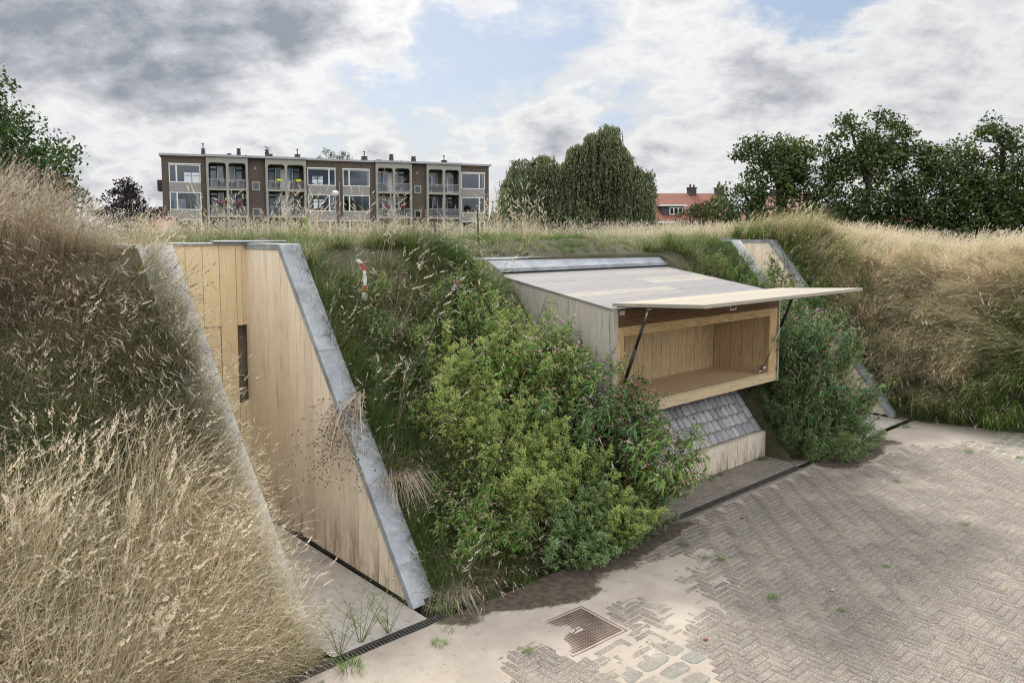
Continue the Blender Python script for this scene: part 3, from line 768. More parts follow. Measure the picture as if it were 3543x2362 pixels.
# stake, tapes, bunker roof strip
mb = MB(); mb.tube([(0, 0, -.2), (.01, 0, .3), (.0, .01, .68)], [.014, .012, .009], 6)
tag(site(mb.build('metal_stake', M['post']), 3.35, 3.2, 3.2), 'thin rusty stake upright on the bank above the kiosk coping', 'stake')
def tape(label, u, v, z, pts, w):
    mb = MB(); 
    for k in range(len(pts)-1):
        p, q = np.array(pts[k]), np.array(pts[k+1]); s_ = np.array([w, .01*math.sin(k), .01*math.cos(k*2)])
        p2 = q*.99+p*.01
        mb.add([p-s_/2, p+s_/2, p2+s_/2, p2-s_/2, p-s_/2+(0, .004, .001), p+s_/2+(0, .004, .001), p2+s_/2+(0, .004, .001), p2-s_/2+(0, .004, .001)], [(3, 2, 1, 0), (4, 5, 6, 7), (0, 1, 5, 4), (1, 2, 6, 5), (2, 3, 7, 6), (3, 0, 4, 7)], None, .9 if (k % 3 == 1) else .1)
    return tag(site(mb.build('barrier_tape', M['tape']), u, v, z), label, 'barrier tape', 'shreds of red and white tape on the bank')
tape('red and white tape tied to a peg high on the near slope', .88, 2.40, 3.05, [(-.05, .0, .16), (.0, -.01, .12), (.03, -.02, .03), (.02, -.05, -.06), (-.02, -.1, -.14), (-.05, -.14, -.22), (-.09, -.18, -.3)], .05)
tape('faded crumpled tape lying in grass left of the kiosk roof', 2.16, 2.2, 2.90, [(.10, .0, .06), (.04, -.02, .02), (-.03, -.04, -.03), (-.12, -.07, -.10)], .09)
tape('small pink tape shred in front of the far entrance', 9.45, 2.55, 3.02, [(0, 0, .16), (.02, -.01, .08), (.0, -.03, .0), (-.03, -.05, -.08)], .05)
mb = MB()
A_, B_ = (2.6, 6.2), (9.6, 6.0)
mb.box(0, 7.6, -.15, .0, -.02, .03)
rs = mb.build('bunker_roof_edge', M['white']); tag(site(rs, 3.0, 5.6, 3.37), 'long thin pale metal strip along the grassy top of the bank', 'roof edge')

print('core built')
# ------------------------------------------------------------ apartment building
# local frame: x along the facade, y inwards, z up
apt = thing('apartment_building', 'four storey brown brick apartment block with cream balcony bays behind the bank', 'building', (-36.728, 80.0, 0), R(20.983))
ZT = 11.75; FL = 2.85; DEP = 9.5
def fl(k): return 8.5-FL*k       # slab top of storey k counted from the top
solid = MB(); room = MB()
# wall runs, window runs are hollow rooms
segs = [('win', .31, 4.62), ('bay', 4.62, 8.80), ('stair', 8.80, 10.59), ('bay', 10.59, 14.86), ('win2', 14.86, 22.58), ('bay', 22.58, 26.76), ('stair', 26.76, 28.52), ('bay', 28.52, 32.70), ('win', 32.70, 36.33)]
wins = [(.99, 4.05, 'L'), (15.03, 18.10, 'R'), (18.90, 21.93, 'L'), (32.85, 35.81, 'R')]
see = {(0, 0): [(2.1, 3.75, 9.6, 10.75)], (1, 0): [(16.6, 17.9, 9.55, 10.75)], (1, 1): [(16.7, 17.9, 6.8, 7.9)], (2, 0): [(19.6, 20.0, 9.5, 10.3)], (2, 1): [(19.6, 20.0, 6.7, 7.3)], (3, 0): [(37.0, 37.0, 0, 0)], }
def wall_with_holes(mb, x0, x1, y0, y1, z0, z1, holes):
    xs = sorted(set([x0, x1]+[h[i] for h in holes for i in (0, 1)])); zs = sorted(set([z0, z1]+[h[i] for h in holes for i in (2, 3)]))
    xs = [x for x in xs if x0 <= x <= x1]; zs = [z for z in zs if z0 <= z <= z1]
    for a_, b_ in zip(xs[:-1], xs[1:]):
        run = None
        for c_, d_ in zip(zs[:-1], zs[1:]):
            m = ((a_+b_)/2, (c_+d_)/2)
            if any(h[0] < m[0] < h[1] and h[2] < m[1] < h[3] for h in holes):
                if run: mb.box(a_, b_, y0, y1, run[0], run[1]); run = None
                continue
            run = (run[0], d_) if run else (c_, d_)
        if run: mb.box(a_, b_, y0, y1, run[0], run[1])
for kind, x0, x1 in segs:
    if kind.startswith('win'):
        holes = [(w[0], w[1], .6, 10.88) for w in wins if x0 < w[0] < x1]
        wall_with_holes(solid, x0, x1, 0, .3, 0, ZT, holes)
        back = []
        for wi, w in enumerate(wins):
            if x0 < w[0] < x1:
                for k in (0, 1): back += see.get((wi, k), [])
        back = [h for h in back if h[1] > h[0]]
        wall_with_holes(room, x0, x1, DEP-.25, DEP, 0, ZT, back)
        for h in back:
            room.box((h[0]+h[1])/2-.04, (h[0]+h[1])/2+.04, DEP-.2, DEP-.1, h[2], h[3]); room.box(h[0], h[1], DEP-.2, DEP-.1, h[2]+(h[3]-h[2])*.68, h[2]+(h[3]-h[2])*.74)
        for k in range(4): room.box(x0+.1, x1-.1, .3, DEP-.26, fl(k)-.25, fl(k)) if fl(k) > 0 else None
        room.box(x0, x0+.1, .301, DEP-.26, 0, ZT-.3); room.box(x1-.1, x1, .301, DEP-.26, 0, ZT-.3)
        if kind == 'win2': room.box(18.45, 18.6, .301, DEP-.26, 0, ZT-.3)
    elif kind == 'stair': solid.box(x0, x1, 0, DEP, 0, ZT)
    else: solid.box(x0, x1, 1.25, DEP, 0, ZT)
solid.build('brick_wall', M['brick'], apt); room.build('inner_rooms', M['inner'], apt)
mb = MB(); mb.box(.1, 36.6, -.25, DEP+.2, ZT, ZT+.22)
for a_, b_ in ((4.5, 14.95), (22.45, 32.8)): mb.box(a_, b_, -.62, -.251, ZT+.01, ZT+.24)
mb.build('roof', M['roofgrey'], apt)
for a_, b_ in ((.28, 4.55), (14.95, 22.5), (32.8, 36.36)):
    mb = MB(); mb.box(a_, b_, -.04, -.002, ZT-.14, ZT); mb.build('fascia', M['brick2'], apt)
def window(x0, x1, z0, z1, y, split, parent, fm='white', t=.09, curtains=()):
    f = MB()
    f.box(x0, x1, y-.04, y+.06, z0, z0+t); f.box(x0, x1, y-.04, y+.06, z1-t, z1)
    xs = [x0]+[x0+(x1-x0)*s_ for s_ in split]+[x1]
    f.box(x0, x0+t, y-.04, y+.06, z0+t, z1-t); f.box(x1-t, x1, y-.04, y+.06, z0+t, z1-t)
    for x in xs[1:-1]: f.box(x-t*.8, x+t*.8, y-.04, y+.06, z0+t, z1-t)
    o = f.build('window', M[fm], parent)
    for i in range(len(xs)-1):
        p = MB(); p.box(xs[i]+t*.8, xs[i+1]-t*.8, y+.0, y+.012, z0+t, z1-t); p.build('pane', M['glass'], o)
    for (a_, b_, c_) in curtains:
        p = MB(); n = max(2, int((b_-a_)*(x1-x0)/.12)); w = (b_-a_)*(x1-x0)/n
        for i in range(n):
            xx = x0+a_*(x1-x0)+i*w; p.box(xx, xx+w*.8, y+.12+(i % 2)*.04, y+.15+(i % 2)*.04, z0+t, z0+t+(z1-z0-2*t)*c_)
        p.build('curtain', M['curtain'], o)
    return o
cur = {(0, 1): [(0.02, .2, 1), (.22, .5, .62), (.82, .98, 1)], (0, 2): [(.02, .2, 1)], (1, 1): [(.02, .14, 1), (.78, .97, 1)], (2, 0): [(.92, .99, 1)], (1, 2): [], (3, 1): [(.02, .06, 1)], (3, 2): [(.03, .1, 1)], (2, 1): [], (0, 0): [], (3, 0): [(.9, .97, 1)]}
for wi, (a_, b_, side) in enumerate(wins):
    for k in range(4):
        z1 = 10.86-FL*k; z0 = 9.0-FL*k
        if k == 3: z0 = .62
        window(a_, b_, z0, z1, .02, (.235,) if side == 'L' else (.765,), apt, curtains=cur.get((wi, k), []))
        if k < 3:
            p = MB(); p.box(a_, b_, -.02, .1, z1-FL+.012, z0-.012); p.build('cladding_panel', M['cladding'], apt)
    p = MB(); p.box(a_-.05, b_+.05, -.09, -.003, 10.88, 10.99); p.build('blind_box', M['white'], apt)
for x in (9.17, 27.09):
    for k in range(3):
        z0 = 8.32-FL*k; o = window(x, x+.84, z0, z0+.95, -.05, (), apt, 'cream', .13)
        p = MB(); p.box(x+.13, x+.71, -.03, -.004, z0+.13, z0+.82); p.build('blind', M['inner'] if x < 10 else M['darkframe'], o)
    p = MB(); p.box(x+.3, x+.5, -.03, -.003, 10.6, 10.82); p.build('vent', M['cream'], apt)
railm = M['roofgrey']
for bi, (x0, x1) in enumerate(((4.62, 8.80), (10.59, 14.86), (22.58, 26.76), (28.52, 32.70))):
    c = (x0+x1)/2; f = MB(); y0, y1 = -.45, 0.0
    post = .24
    for a_, b_ in ((x0, x0+post), (c-.13, c+.13), (x1-post, x1)): f.box(a_, b_, y0, y1 if a_ != c-.13 else y0+.25, 0, 11.15)
    f.box(x0, x1, y0, y1-.003, 11.15, ZT)
    f.box(x0+.005, x0+.20, .0, 1.24, 11.13, ZT-.01)
    for k in range(3): f.box(x0+post, c-.13, y0+.02, 1.24, fl(k)-.25, fl(k)); f.box(c+.13, x1-post, y0+.02, 1.24, fl(k)-.25, fl(k))
    f.box(x0+post, c-.13, y0+.3, 1.24, 11.15, 11.3); f.box(c+.13, x1-post, y0+.3, 1.24, 11.15, 11.3)
    # rounded corners of the top openings
    for (a_, sx) in ((x0+post, 1), (c-.13, -1), (c+.13, 1), (x1-post, -1)):
        P = [(a_, y0+.01, 11.151), (a_+sx*.28, y0+.01, 11.151), (a_+sx*.10, y0+.01, 11.08), (a_+sx*.03, y0+.01, 11.0), (a_, y0+.01, 10.86)]
        if sx < 0: P = P[::-1]
        f.prism(P, (0, .2, 0))
    f.build('balcony_frame', M['cream'], apt)
    if bi in (1, 2):
        p = MB()
        for k in range(4): p.box(c-.5, c+.5, 1.20, 1.245, fl(k) if k < 3 else 0, fl(k)+2.3)
        p.build('white_wall', M['white'], apt)
    for k in range(4):
        zf = fl(k) if fl(k) > 0 else 0.02
        for ci, (a_, b_) in enumerate(((x0+post, c-.13), (c+.13, x1-post))):
            w = b_-a_; dx0, dx1 = (a_+.08, a_+.08+.42*w) if ci == 0 else (b_-.08-.42*w-.2, b_-.28)
            wx0, wx1 = (dx1+.03, dx1+.03+.36*w) if ci == 0 else (a_+.03, dx0-.03)
            dark = not (bi >= 2 and (bi+k) % 2)
            d = MB(); fr = .09
            d.box(dx0, dx0+fr, 1.1, 1.19, zf, zf+2.05); d.box(dx1-fr, dx1, 1.1, 1.19, zf, zf+2.05); d.box(dx0+fr, dx1-fr, 1.1, 1.19, zf, zf+.2); d.box(dx0+fr, dx1-fr, 1.1, 1.19, zf+1.92, zf+2.05)
            do = d.build('balcony_door', M['darkframe' if dark else 'white'], apt)
            q = MB(); q.box(dx0+fr, dx1-fr, 1.13, 1.15, zf+.2, zf+1.92); q.build('pane', M['glass'], do)
            window(dx0, dx1, zf+2.08, zf+2.42, 1.12, (), apt, 'darkframe' if dark else 'white', .05)
            window(wx0, wx1, zf+.75, zf+2.42, 1.12, (), apt, 'white', .06, curtains=[(.1, .9, 1)] if (bi*3+k+ci) % 3 == 0 else [])
            q = MB(); q.box(a_, b_, y0+.06, y0+.1, zf+.88, zf+.93); q.box(a_, b_, y0+.06, y0+.1, zf+.08, zf+.12)
            n = int(w/.12)
            for i in range(n+1): q.box(a_+i*w/n-.016, a_+i*w/n+.016, y0+.065, y0+.095, zf+.12, zf+.88)
            q.build('railing', railm, apt)
            # folding chairs behind some railings
            if (bi+k*2+ci) % 3 != 1 and k < 2:
                t = thing('balcony_chair', 'dark garden chair on the %s balcony, %s cell of the %s bay' % (('top', 'second highest')[k], ('left', 'right')[ci], ('first', 'second', 'third', 'fourth')[bi]), 'chair', (0, 0, 0), 0, 'garden chairs on the balconies')
                s_ = MB(); s_.box(-.24, .24, -.22, .22, .42, .46); s_.build('seat', M['black'], t)
                s_ = MB(); s_.hexa([(-.24, .2, .46), (.24, .2, .46), (.24, .24, .46), (-.24, .24, .46), (-.22, .32, .95), (.22, .32, .95), (.22, .36, .95), (-.22, .36, .95)]); s_.build('backrest', M['black'], t)
                for (lx, ly) in ((-.21, -.19), (.21, -.19), (-.21, .19), (.21, .19)):
                    s_ = MB(); s_.box(lx-.02, lx+.02, ly-.02, ly+.02, 0, .419); s_.build('leg', M['black'], t)
                p = np.array([a_+w*(.62 if ci == 0 else .35), .35, zf+.003])
                rz = R(20.983); t.location = (-36.728+p[0]*math.cos(rz)-p[1]*math.sin(rz), 80+p[0]*math.sin(rz)+p[1]*math.cos(rz), p[2]); t.rotation_euler = (0, 0, rz+.8-ci*1.5)
def on_apt(o, x, y, z, rz=0.0):
    a_ = R(20.983); o.location = (-36.728+x*math.cos(a_)-y*math.sin(a_), 80+x*math.sin(a_)+y*math.cos(a_), z); o.rotation_euler = (0, 0, a_+rz); return o
mb = MB(); mb.tube([(18.5, -.08, 0), (18.5, -.08, 9.4)], .05, 6); mb.build('downpipe', M['roofgrey'], apt)
for x in (3.0, 17.8, 21.0, 34.1):
    mb = MB(); mb.box(x-.07, x+.07, -.1, -.003, 11.32, 11.48); mb.build('vent', M['chimney'], apt)
for x, w, h, cap in ((4.35, .42, .75, 1), (7.0, .45, .35, 0), (8.0, .42, .9, 2), (8.75, .18, .28, 0), (11.0, .42, .9, 2), (11.4, .40, .45, 0), (14.3, .6, .5, 1), (21.9, .65, .55, 1), (23.6, .5, .25, 0), (25.1, .45, .9, 2), (26.3, .18, .25, 0), (27.8, .5, .75, 2), (31.6, .62, .45, 1)):
    mb = MB(); mb.box(x-w/2, x+w/2, 3-w/2, 3+w/2, ZT+.2, ZT+.35+h*.75); mb.box(x-w*.36, x+w*.36, 3-w*.36, 3+w*.36, ZT+.35+h*.75, ZT+.35+h*.95); mb.box(x-w*.55, x+w*.55, 3-w*.55, 3+w*.55, ZT+.35+h*.95, ZT+.35+h*1.05)
    if cap == 1: mb.tube([(x, 3, ZT+.3+h), (x, 3, ZT+.9+h)], .06, 6); mb.box(x-.16, x+.1, 2.95, 3.05, ZT+.9+h, ZT+.98+h)
    mb.build('chimney', M['chimney'], apt)
for z in (8.5, 5.65):
    mb = MB(); mb.box(-.35, .30, 3, 6, z-.2, z+.9); mb.build('side_balcony', M['chimney'], apt)
# flower boxes
for k, (x, z, m, lab) in enumerate(((12.0, 9.35, 'yellow', 'lime yellow planter on the second bay railing, left of the pair'), (14.0, 9.35, 'yellow', 'lime yellow planter on the second bay railing, right of the pair'), (6.0, 6.55, 'pinkfl', 'pink blooming flower box on the first bay railing, left cell'), (7.7, 6.55, 'pinkfl', 'pink blooming flower box on the first bay railing, right cell'), (23.8, 6.5, 'pinkfl', 'dark pink potted flowers on the third bay railing, left cell'), (25.6, 6.5, 'pinkfl', 'dark pink potted flowers on the third bay railing, right cell'))):
    t = thing('flower_box', lab, 'flower box', (0, 0, 0), 0, 'flower boxes on balcony railings')
    s_ = MB(); P = [(-.24, -.1, 0), (.24, -.1, 0), (.24, .1, 0), (-.24, .1, 0), (-.3, -.12, .24), (.3, -.12, .24), (.3, .12, .24), (-.3, .12, .24)]
    s_.hexa(P); s_.build('box', M['yellow' if m == 'yellow' else 'darkframe'], t)
    s_ = MB()
    for i in range(110 if m == 'pinkfl' else 50):
        p = (random.uniform(-.42, .42), random.uniform(-.2, .15), .26+random.uniform(0, .26 if m == 'pinkfl' else .14)); s_.leaf(p, (random.gauss(0, 1), random.gauss(0, 1), random.gauss(0, .6)), .10, .09, random.random(), 0)
    s_.build('flowers', M['pinkfl' if m == 'pinkfl' else 'shrub'], t)
    on_apt(t, x, -.50, z)
# seagull
def bird(label, x, y, z, rz):
    mb = MB(); mb.tube([(-.34, 0, .20), (-.2, 0, .19), (-.05, 0, .2), (.08, 0, .24), (.16, 0, .32), (.2, 0, .36), (.25, 0, .36), (.34, 0, .35)], [.005, .05, .085, .08, .045, .05, .035, .006], 8)
    o = mb.build('seagull', M['gull'], None, True); tag(o, label, 'bird')
    s_ = MB(); s_.tube([(0, .03, .14), (0, .03, 0)], .008, 4); s_.tube([(0, -.03, .14), (0, -.03, 0)], .008, 4); s_.build('legs', M['darkframe'], o)
    on_apt(o, x, y, z, rz)
bird('small grey gull perched on a chimney above the second balcony bay', 11.0, 3.0, ZT+1.3, math.pi)

# ------------------------------------------------------------ far houses, church, lamp
def house(label, cx, cy, rz, L, D, ze, zr_, extras=True, wallm='brick2'):
    t = thing('house', label, 'house', (cx, cy, 0), rz)
    w = MB(); w.box(-L/2, L/2, 0, D, 0, ze); w.prism([(-L/2, .01, ze+.001), (-L/2, D-.01, ze+.001), (-L/2, D/2, zr_-.15)], (L, 0, 0)); w.build('wall', M[wallm], t)
    r = MB()
    for (y0, y1) in ((-.35, D/2), (D+.35, D/2)):
        r.hexa([(-L/2-.2, y0, ze-.12), (L/2+.2, y0, ze-.12), (L/2+.2, y1, zr_), (-L/2-.2, y1, zr_), (-L/2-.2, y0, ze+.03), (L/2+.2, y0, ze+.03), (L/2+.2, y1, zr_+.15), (-L/2-.2, y1, zr_+.15)])
    r.build('roof', M['tiles'], t)
    g_ = MB(); g_.box(-L/2, L/2, -.5, -.36, ze-.2, ze-.02); g_.build('gutter', M['white'], t)
    return t
h1 = house('long house with orange tiled roof and white dormer right of the big willow', 15.6, 68, R(4), 8.4, 6.5, 4.75, 7.2)
mb = MB(); mb.box(-2.2, -.3, .3, 2.2, 5.2, 6.05); dm_ = mb.build('dormer', M['slate'], h1)
mb = MB(); mb.box(-2.45, -.05, .05, 2.4, 6.055, 6.2); mb.build('dormer_roof', M['white'], dm_)
window(-1.6, -.4, 5.3, 5.95, .25, (.33, .66), dm_, 'white', .07)
mb = MB(); mb.box(-1.6, -.4, .288, .297, 5.3, 5.95); mb.build('dark_room', M['darkframe'], dm_)
for x in (-3.9, 1.3, 3.9):
    mb = MB(); mb.box(x-.35, x+.35, 2.9, 3.6, 6.6, 7.8); mb.box(x-.42, x+.42, 2.85, 3.65, 7.8, 7.9); mb.tube([(x-.15, 3.2, 7.9), (x-.15, 3.2, 8.2)], .09, 8); mb.tube([(x+.18, 3.2, 7.9), (x+.18, 3.2, 8.15)], .09, 8); mb.build('chimney', M['chimney'], h1)
mb = MB(); mb.box(-3.6, -2.0, -.9, -.01, 3.4, 3.9); mb.build('porch', M['white'], h1)
for x in (-3.0, 0, 3.0):
    window(x-.5, x+.5, 2.2, 3.3, -.03, (.5,), h1)
h2 = house('gable fronted orange roofed house just left of the street lamp', 21.3, 66, R(-62), 6, 5.0, 4.2, 7.0)
mb = MB(); mb.box(-1.0, -.4, 2.2, 2.8, 6.4, 7.5); mb.build('chimney', M['chimney'], h2)
h3 = house('low orange roofed house glimpsed beneath the right hand oaks', 31.5, 72, R(5), 17, 6, 3.2, 5.4)
for x in (-6, -2, 2, 6): window(x-.7, x+.7, 1.3, 2.7, -.03, (.5,), h3)
h4 = house('small pale house with red roof at the left end of the apartment block', -29.5, 62, R(10), 3.2, 4, 3.9, 4.9, wallm='white')
ch = thing('church', 'distant church with a pointed dark spire and cross right of the apartment block', 'church', (-6.3, 250, 0))
mb = MB(); mb.box(-1.3, 1.3, -1.3, 1.3, 0, 7.0); mb.build('tower', M['brick2'], ch)
mb = MB(); P = [(-1.5, -1.5, 7), (1.5, -1.5, 7), (1.5, 1.5, 7), (-1.5, 1.5, 7), (0, 0, 13.2)]; mb.add(P, [(0, 1, 4), (1, 2, 4), (2, 3, 4), (3, 0, 4), (3, 2, 1, 0)]); mb.build('spire', M['slate'], ch)
mb = MB(); mb.box(-.09, .09, -.09, .09, 13.0, 15.0); mb.box(-.6, .6, -.08, .08, 14.2, 14.4); mb.build('cross', M['darkframe'], ch)
fb = thing('brick_building', 'flat topped red brown building with a weathercock beside the church spire', 'building', (-2.6, 200, 0))
mb = MB(); mb.box(-2.0, 2.0, 0, 8, 0, 9.2); mb.build('wall', M['brick2'], fb)
mb = MB(); mb.box(-2.1, 2.1, -.1, 8.1, 9.2, 9.35); mb.build('roof', M['slate'], fb)
mb = MB(); mb.tube([(-.7, 3, 9.3), (-.7, 3, 12.6)], [.14, .05], 5); mb.box(-.95, -.45, 2.9, 3.1, 11.2, 11.6); mb.box(-1.0, -.4, 2.95, 3.05, 12.3, 12.7); mb.build('weathercock', M['darkframe'], fb)
window(-.4, .6, 5.4, 6.6, -.03, (.5,), fb)
lamp = thing('street_lamp', 'grey street lamp with one arm standing left of the oaks', 'street lamp', (17.1, 60, 0))
mb = MB(); mb.tube([(0, 0, 0), (0, 0, 3), (0, 0, 6.15)], [.09, .07, .045], 8); mb.build('pole', M['roofgrey'], lamp)
mb = MB(); mb.tube([(0, 0, 6.1), (-.35, 0, 6.2), (-.5, 0, 6.22)], .03, 6); mb.build('arm', M['roofgrey'], lamp)
mb = MB(); mb.tube([(-.42, 0, 6.22), (-.6, 0, 6.26), (-.85, 0, 6.24), (-1.0, 0, 6.2)], [.05, .12, .12, .04], 8); mb.build('lamp_head', M['roofgrey'], lamp)
mb = MB(); mb.box(-.17, .17, -.14, .14, 5.35, 5.95); mb.build('sign_box', M['darkframe'], lamp)
pl = thing('lamp_post', 'thin lamp post with white globe lantern in front of the apartment block', 'lamp post', (-17.0, 74, 0))
mb = MB(); mb.tube([(0, 0, 0), (0, 0, 7.2)], [.07, .045], 6); mb.build('pole', M['roofgrey'], pl)
mb = MB(); mb.tube([(0, 0, 7.2), (0, 0, 7.35), (0, 0, 7.65), (0, 0, 7.75)], [.12, .3, .34, .1], 8); mb.build('lantern', M['white'], pl)

# ------------------------------------------------------------ trees
def leafcloud(centers, per, sig, size, seed, flatten=.8, tintb=None, aspect=.62):
    r = np.random.default_rng(seed); C_ = np.repeat(np.asarray(centers), per, 0); n = len(C_)
    cl = np.repeat(r.normal(0, .16, len(centers)), per)
    off = r.normal(0, 1, (n, 3)); off /= (np.linalg.norm(off, axis=1, keepdims=True)+1e-9); off *= (r.uniform(0, 1, (n, 1))**.45)*sig*1.7
    off[:, 2] *= flatten
    P = C_+off
    nn = r.normal(0, 1, (n, 3)); nn[:, 2] += .7; nn /= np.linalg.norm(nn, axis=1, keepdims=True)
    a_ = np.cross(nn, r.normal(0, 1, (n, 3))); a_ /= np.linalg.norm(a_, axis=1, keepdims=True)+1e-9; b_ = np.cross(nn, a_)
    s_ = (size*r.uniform(.6, 1.3, (n, 1)))
    V_ = np.stack([P-a_*s_*.5, P+b_*s_*aspect*.5+nn*s_*.1, P+a_*s_*.5, P-b_*s_*aspect*.5+nn*s_*.1], 1).reshape(-1, 3)
    F_ = np.arange(n*4).reshape(-1, 4)
    t = np.repeat(np.clip(.45+cl+r.normal(0, .2, n), 0, 1), 4)
    return V_, F_, t
def crown_points(lobes, n, seed, shell=.55):
    r = np.random.default_rng(seed); vol = np.array([l[3]*l[4]*l[5] for l in lobes])**.67; vol /= vol.sum(); out = []
    for l, f in zip(lobes, vol):
        m = max(3, int(round(n*f))); d = r.normal(0, 1, (m, 3)); d /= np.linalg.norm(d, axis=1, keepdims=True)
        rad = shell+(1-shell)*r.uniform(0, 1, (m, 1))**.6
        out.append(np.array(l[:3])+d*rad*np.array(l[3:6]))
    return np.concatenate(out)
def tree(name, label, loc, h, lobes, ncl, per, sig, size, leafm, seed, group=None, tr=.28, flatten=.8, lean=(0, 0)):
    t = thing(name, label, 'tree', loc, 0, group)
    r = random.Random(seed); C_ = crown_points(lobes, ncl, seed)
    mb = MB(); zc = min(l[2]-l[5]*.5 for l in lobes); top = max(l[2] for l in lobes)
    trunk = [np.array([0, 0, -.2]), np.array([lean[0]*.3, lean[1]*.3, h*.15]), np.array([lean[0]*.7+r.uniform(-.2, .2), lean[1]*.7, h*.35]), np.array([lean[0]+r.uniform(-.3, .3), lean[1], h*.6]), np.array([lean[0]*1.1, lean[1], h*.85])]
    mb.tube(trunk, [tr*1.25, tr, tr*.8, tr*.45, tr*.12], 8)
    mains = []
    for l in lobes:
        q = np.array(l[:3]); zb_ = min(max(q[2]-math.hypot(q[0], q[1])*.8-1.0, h*.16), h*.7)
        k = zb_/(h*.85); i = min(int(k*4), 3); base = trunk[i]+(trunk[i+1]-trunk[i])*(k*4-i)
        mid = (base+q)/2+np.array([r.uniform(-.3, .3), r.uniform(-.3, .3), .3]); mb.tube([base, mid, q], [tr*.42, tr*.28, tr*.12], 6); mains.append((mid, q))
    for c in C_[::2]:
        m = min(mains, key=lambda a_: np.linalg.norm((a_[0]+a_[1])/2-c)); s0 = m[0]+(m[1]-m[0])*r.uniform(.1, .9)
        md = (s0+c)/2+np.array([r.uniform(-.2, .2), r.uniform(-.2, .2), r.uniform(-.1, .3)]); mb.tube([s0, md, c], [tr*.12, tr*.08, tr*.03], 4, .5, False)
    mb.build('trunk', M['bark'], t, True)
    V_, F_, tt = leafcloud(C_, per, sig, size, seed, flatten)
    link('crown', npmesh('crown', V_, F_, M[leafm], {'tint': tt}), t)
    return t
OG = 'oaks along the street at right'
def sc(l, k): return [tuple(x*k for x in q) for q in l]
tree('oak_tree', 'broad dark oak, leftmost of the row, with low limbs reaching left over the street lamp', (16.3, 46.5, 0), 9.6,
     [(0, 0, 6.6, 2.6, 2.2, 2.4), (-2.5, 0, 5.2, 1.7, 1.6, 1.3), (-.7, 0, 8.0, 2.3, 1.8, 1.5), (1.6, .3, 7.6, 1.9, 1.9, 2.0), (-3.4, -.4, 4.9, 1.1, 1, .55), (1.4, 0, 4.6, 2.0, 1.8, 1.2), (-.9, 0, 3.1, 2.6, 2.0, 1.1), (2.0, 0, 2.7, 1.6, 1.6, 1.2)], 330, 45, .37, .22, 'oak', 101, OG, .32)
tree('oak_tree.001', 'tallest dark oak of the row with spiky top shoots', (21.3, 46, 0), 10.6,
     [(0, 0, 6.5, 2.6, 2.2, 2.7), (-1.2, 0, 8.6, 1.4, 1.4, 1.9), (1.1, 0, 9.0, 1.6, 1.3, 1.6), (2.2, 0, 6.8, 1.7, 1.7, 2.3), (-1.8, 0, 5.0, 1.8, 1.8, 1.6), (0, 0, 3.8, 2.4, 2, 1.1), (.4, 0, 10.2, .45, .4, .75), (-1.2, 0, 10.0, .4, .4, .7), (2.0, 0, 9.9, .5, .4, .6)], 330, 45, .37, .22, 'oak', 102, OG, .34)
tree('oak_tree.002', 'rounder oak with yellowish leaves between the tallest and the rightmost oak', (25.3, 45, 0), 8.6,
     [(0, 0, 6.0, 2.4, 2.1, 2.5), (-1.6, 0, 4.5, 1.8, 1.7, 1.7), (1.5, 0, 5.2, 1.9, 1.8, 2.2), (.2, 0, 7.9, 1.4, 1.2, 1.1), (0, 0, 3.1, 2.8, 2, 1.2)], 300, 46, .37, .22, 'oak', 103, OG, .3)
tree('oak_tree.003', 'rightmost oak with an open forked top cut by the frame edge', (28.6, 45, 0), 10.2,
     [(-.8, 0, 8.6, 1.3, 1.2, 1.5), (1.2, 0, 8.0, 1.7, 1.3, 1.6), (0, 0, 6.0, 2.2, 1.9, 1.4), (2.6, 0, 5.6, 2.1, 1.9, 1.9), (-1.2, 0, 4.2, 1.9, 1.8, 1.6), (1.8, 0, 3.4, 2.4, 1.9, 1.5), (-.6, 0, 9.8, .6, .5, .7)], 260, 45, .36, .22, 'oak', 104, OG, .34)
tree('oak_tree.004', 'low dark tree at the right end of the row under the forked oak', (32.6, 46, 0), 7.0,
     [(0, 0, 4.2, 2.6, 2.2, 2.4), (-1.8, 0, 3.4, 1.7, 1.6, 1.7)], 170, 55, .42, .22, 'oak', 105, OG, .28)
tree('ash_tree', 'bright green leafy tree rising behind tall grass at the far left', (-19.2, 28, 0), 10.6,
     [(-.6, 0, 8.3, 1.5, 1.4, 1.6), (.2, 0, 6.8, 2.2, 2, 1.6), (1.7, 0, 6.0, 1.8, 1.7, 1.5), (-2.0, 0, 6.5, 2.2, 2, 2.2), (2.3, 0, 4.9, 1.35, 1.3, .75), (1.0, 0, 4.4, 1.6, 1.5, .8), (-1.4, 0, 3.9, 2.4, 2, 1.5), (1.5, 0, 3.2, 1.3, 1.3, .7)], 330, 60, .36, .17, 'tree_left', 106, None, .26)
tree('copper_tree', 'small dark purple leaved tree left of the apartment block', (-22.6, 45, 0), 7.2,
     [(0, 0, 6.4, .75, .7, .6), (.1, 0, 5.6, 1.5, 1.3, .5), (-.6, 0, 4.7, 1.5, 1.3, .42), (1.1, 0, 4.7, 1.3, 1.2, .40), (0, 0, 3.8, 2.0, 1.7, .38), (.9, 0, 3.1, 1.8, 1.5, .4)], 130, 46, .27, .17, 'redleaf', 107, None, .13, .55)
tree('small_shrub_tree', 'olive brown rounded shrub in front of the orange roofed house', (12.1, 50, 0), 5.7,
     [(0, 0, 3.9, 1.7, 1.4, 1.5), (-.9, 0, 3.2, 1.2, 1.2, 1.1), (1.1, 0, 3.3, 1.2, 1.2, 1.1), (.3, 0, 5.0, .9, .8, .5)], 170, 55, .26, .14, 'shrub', 108, None, .12)
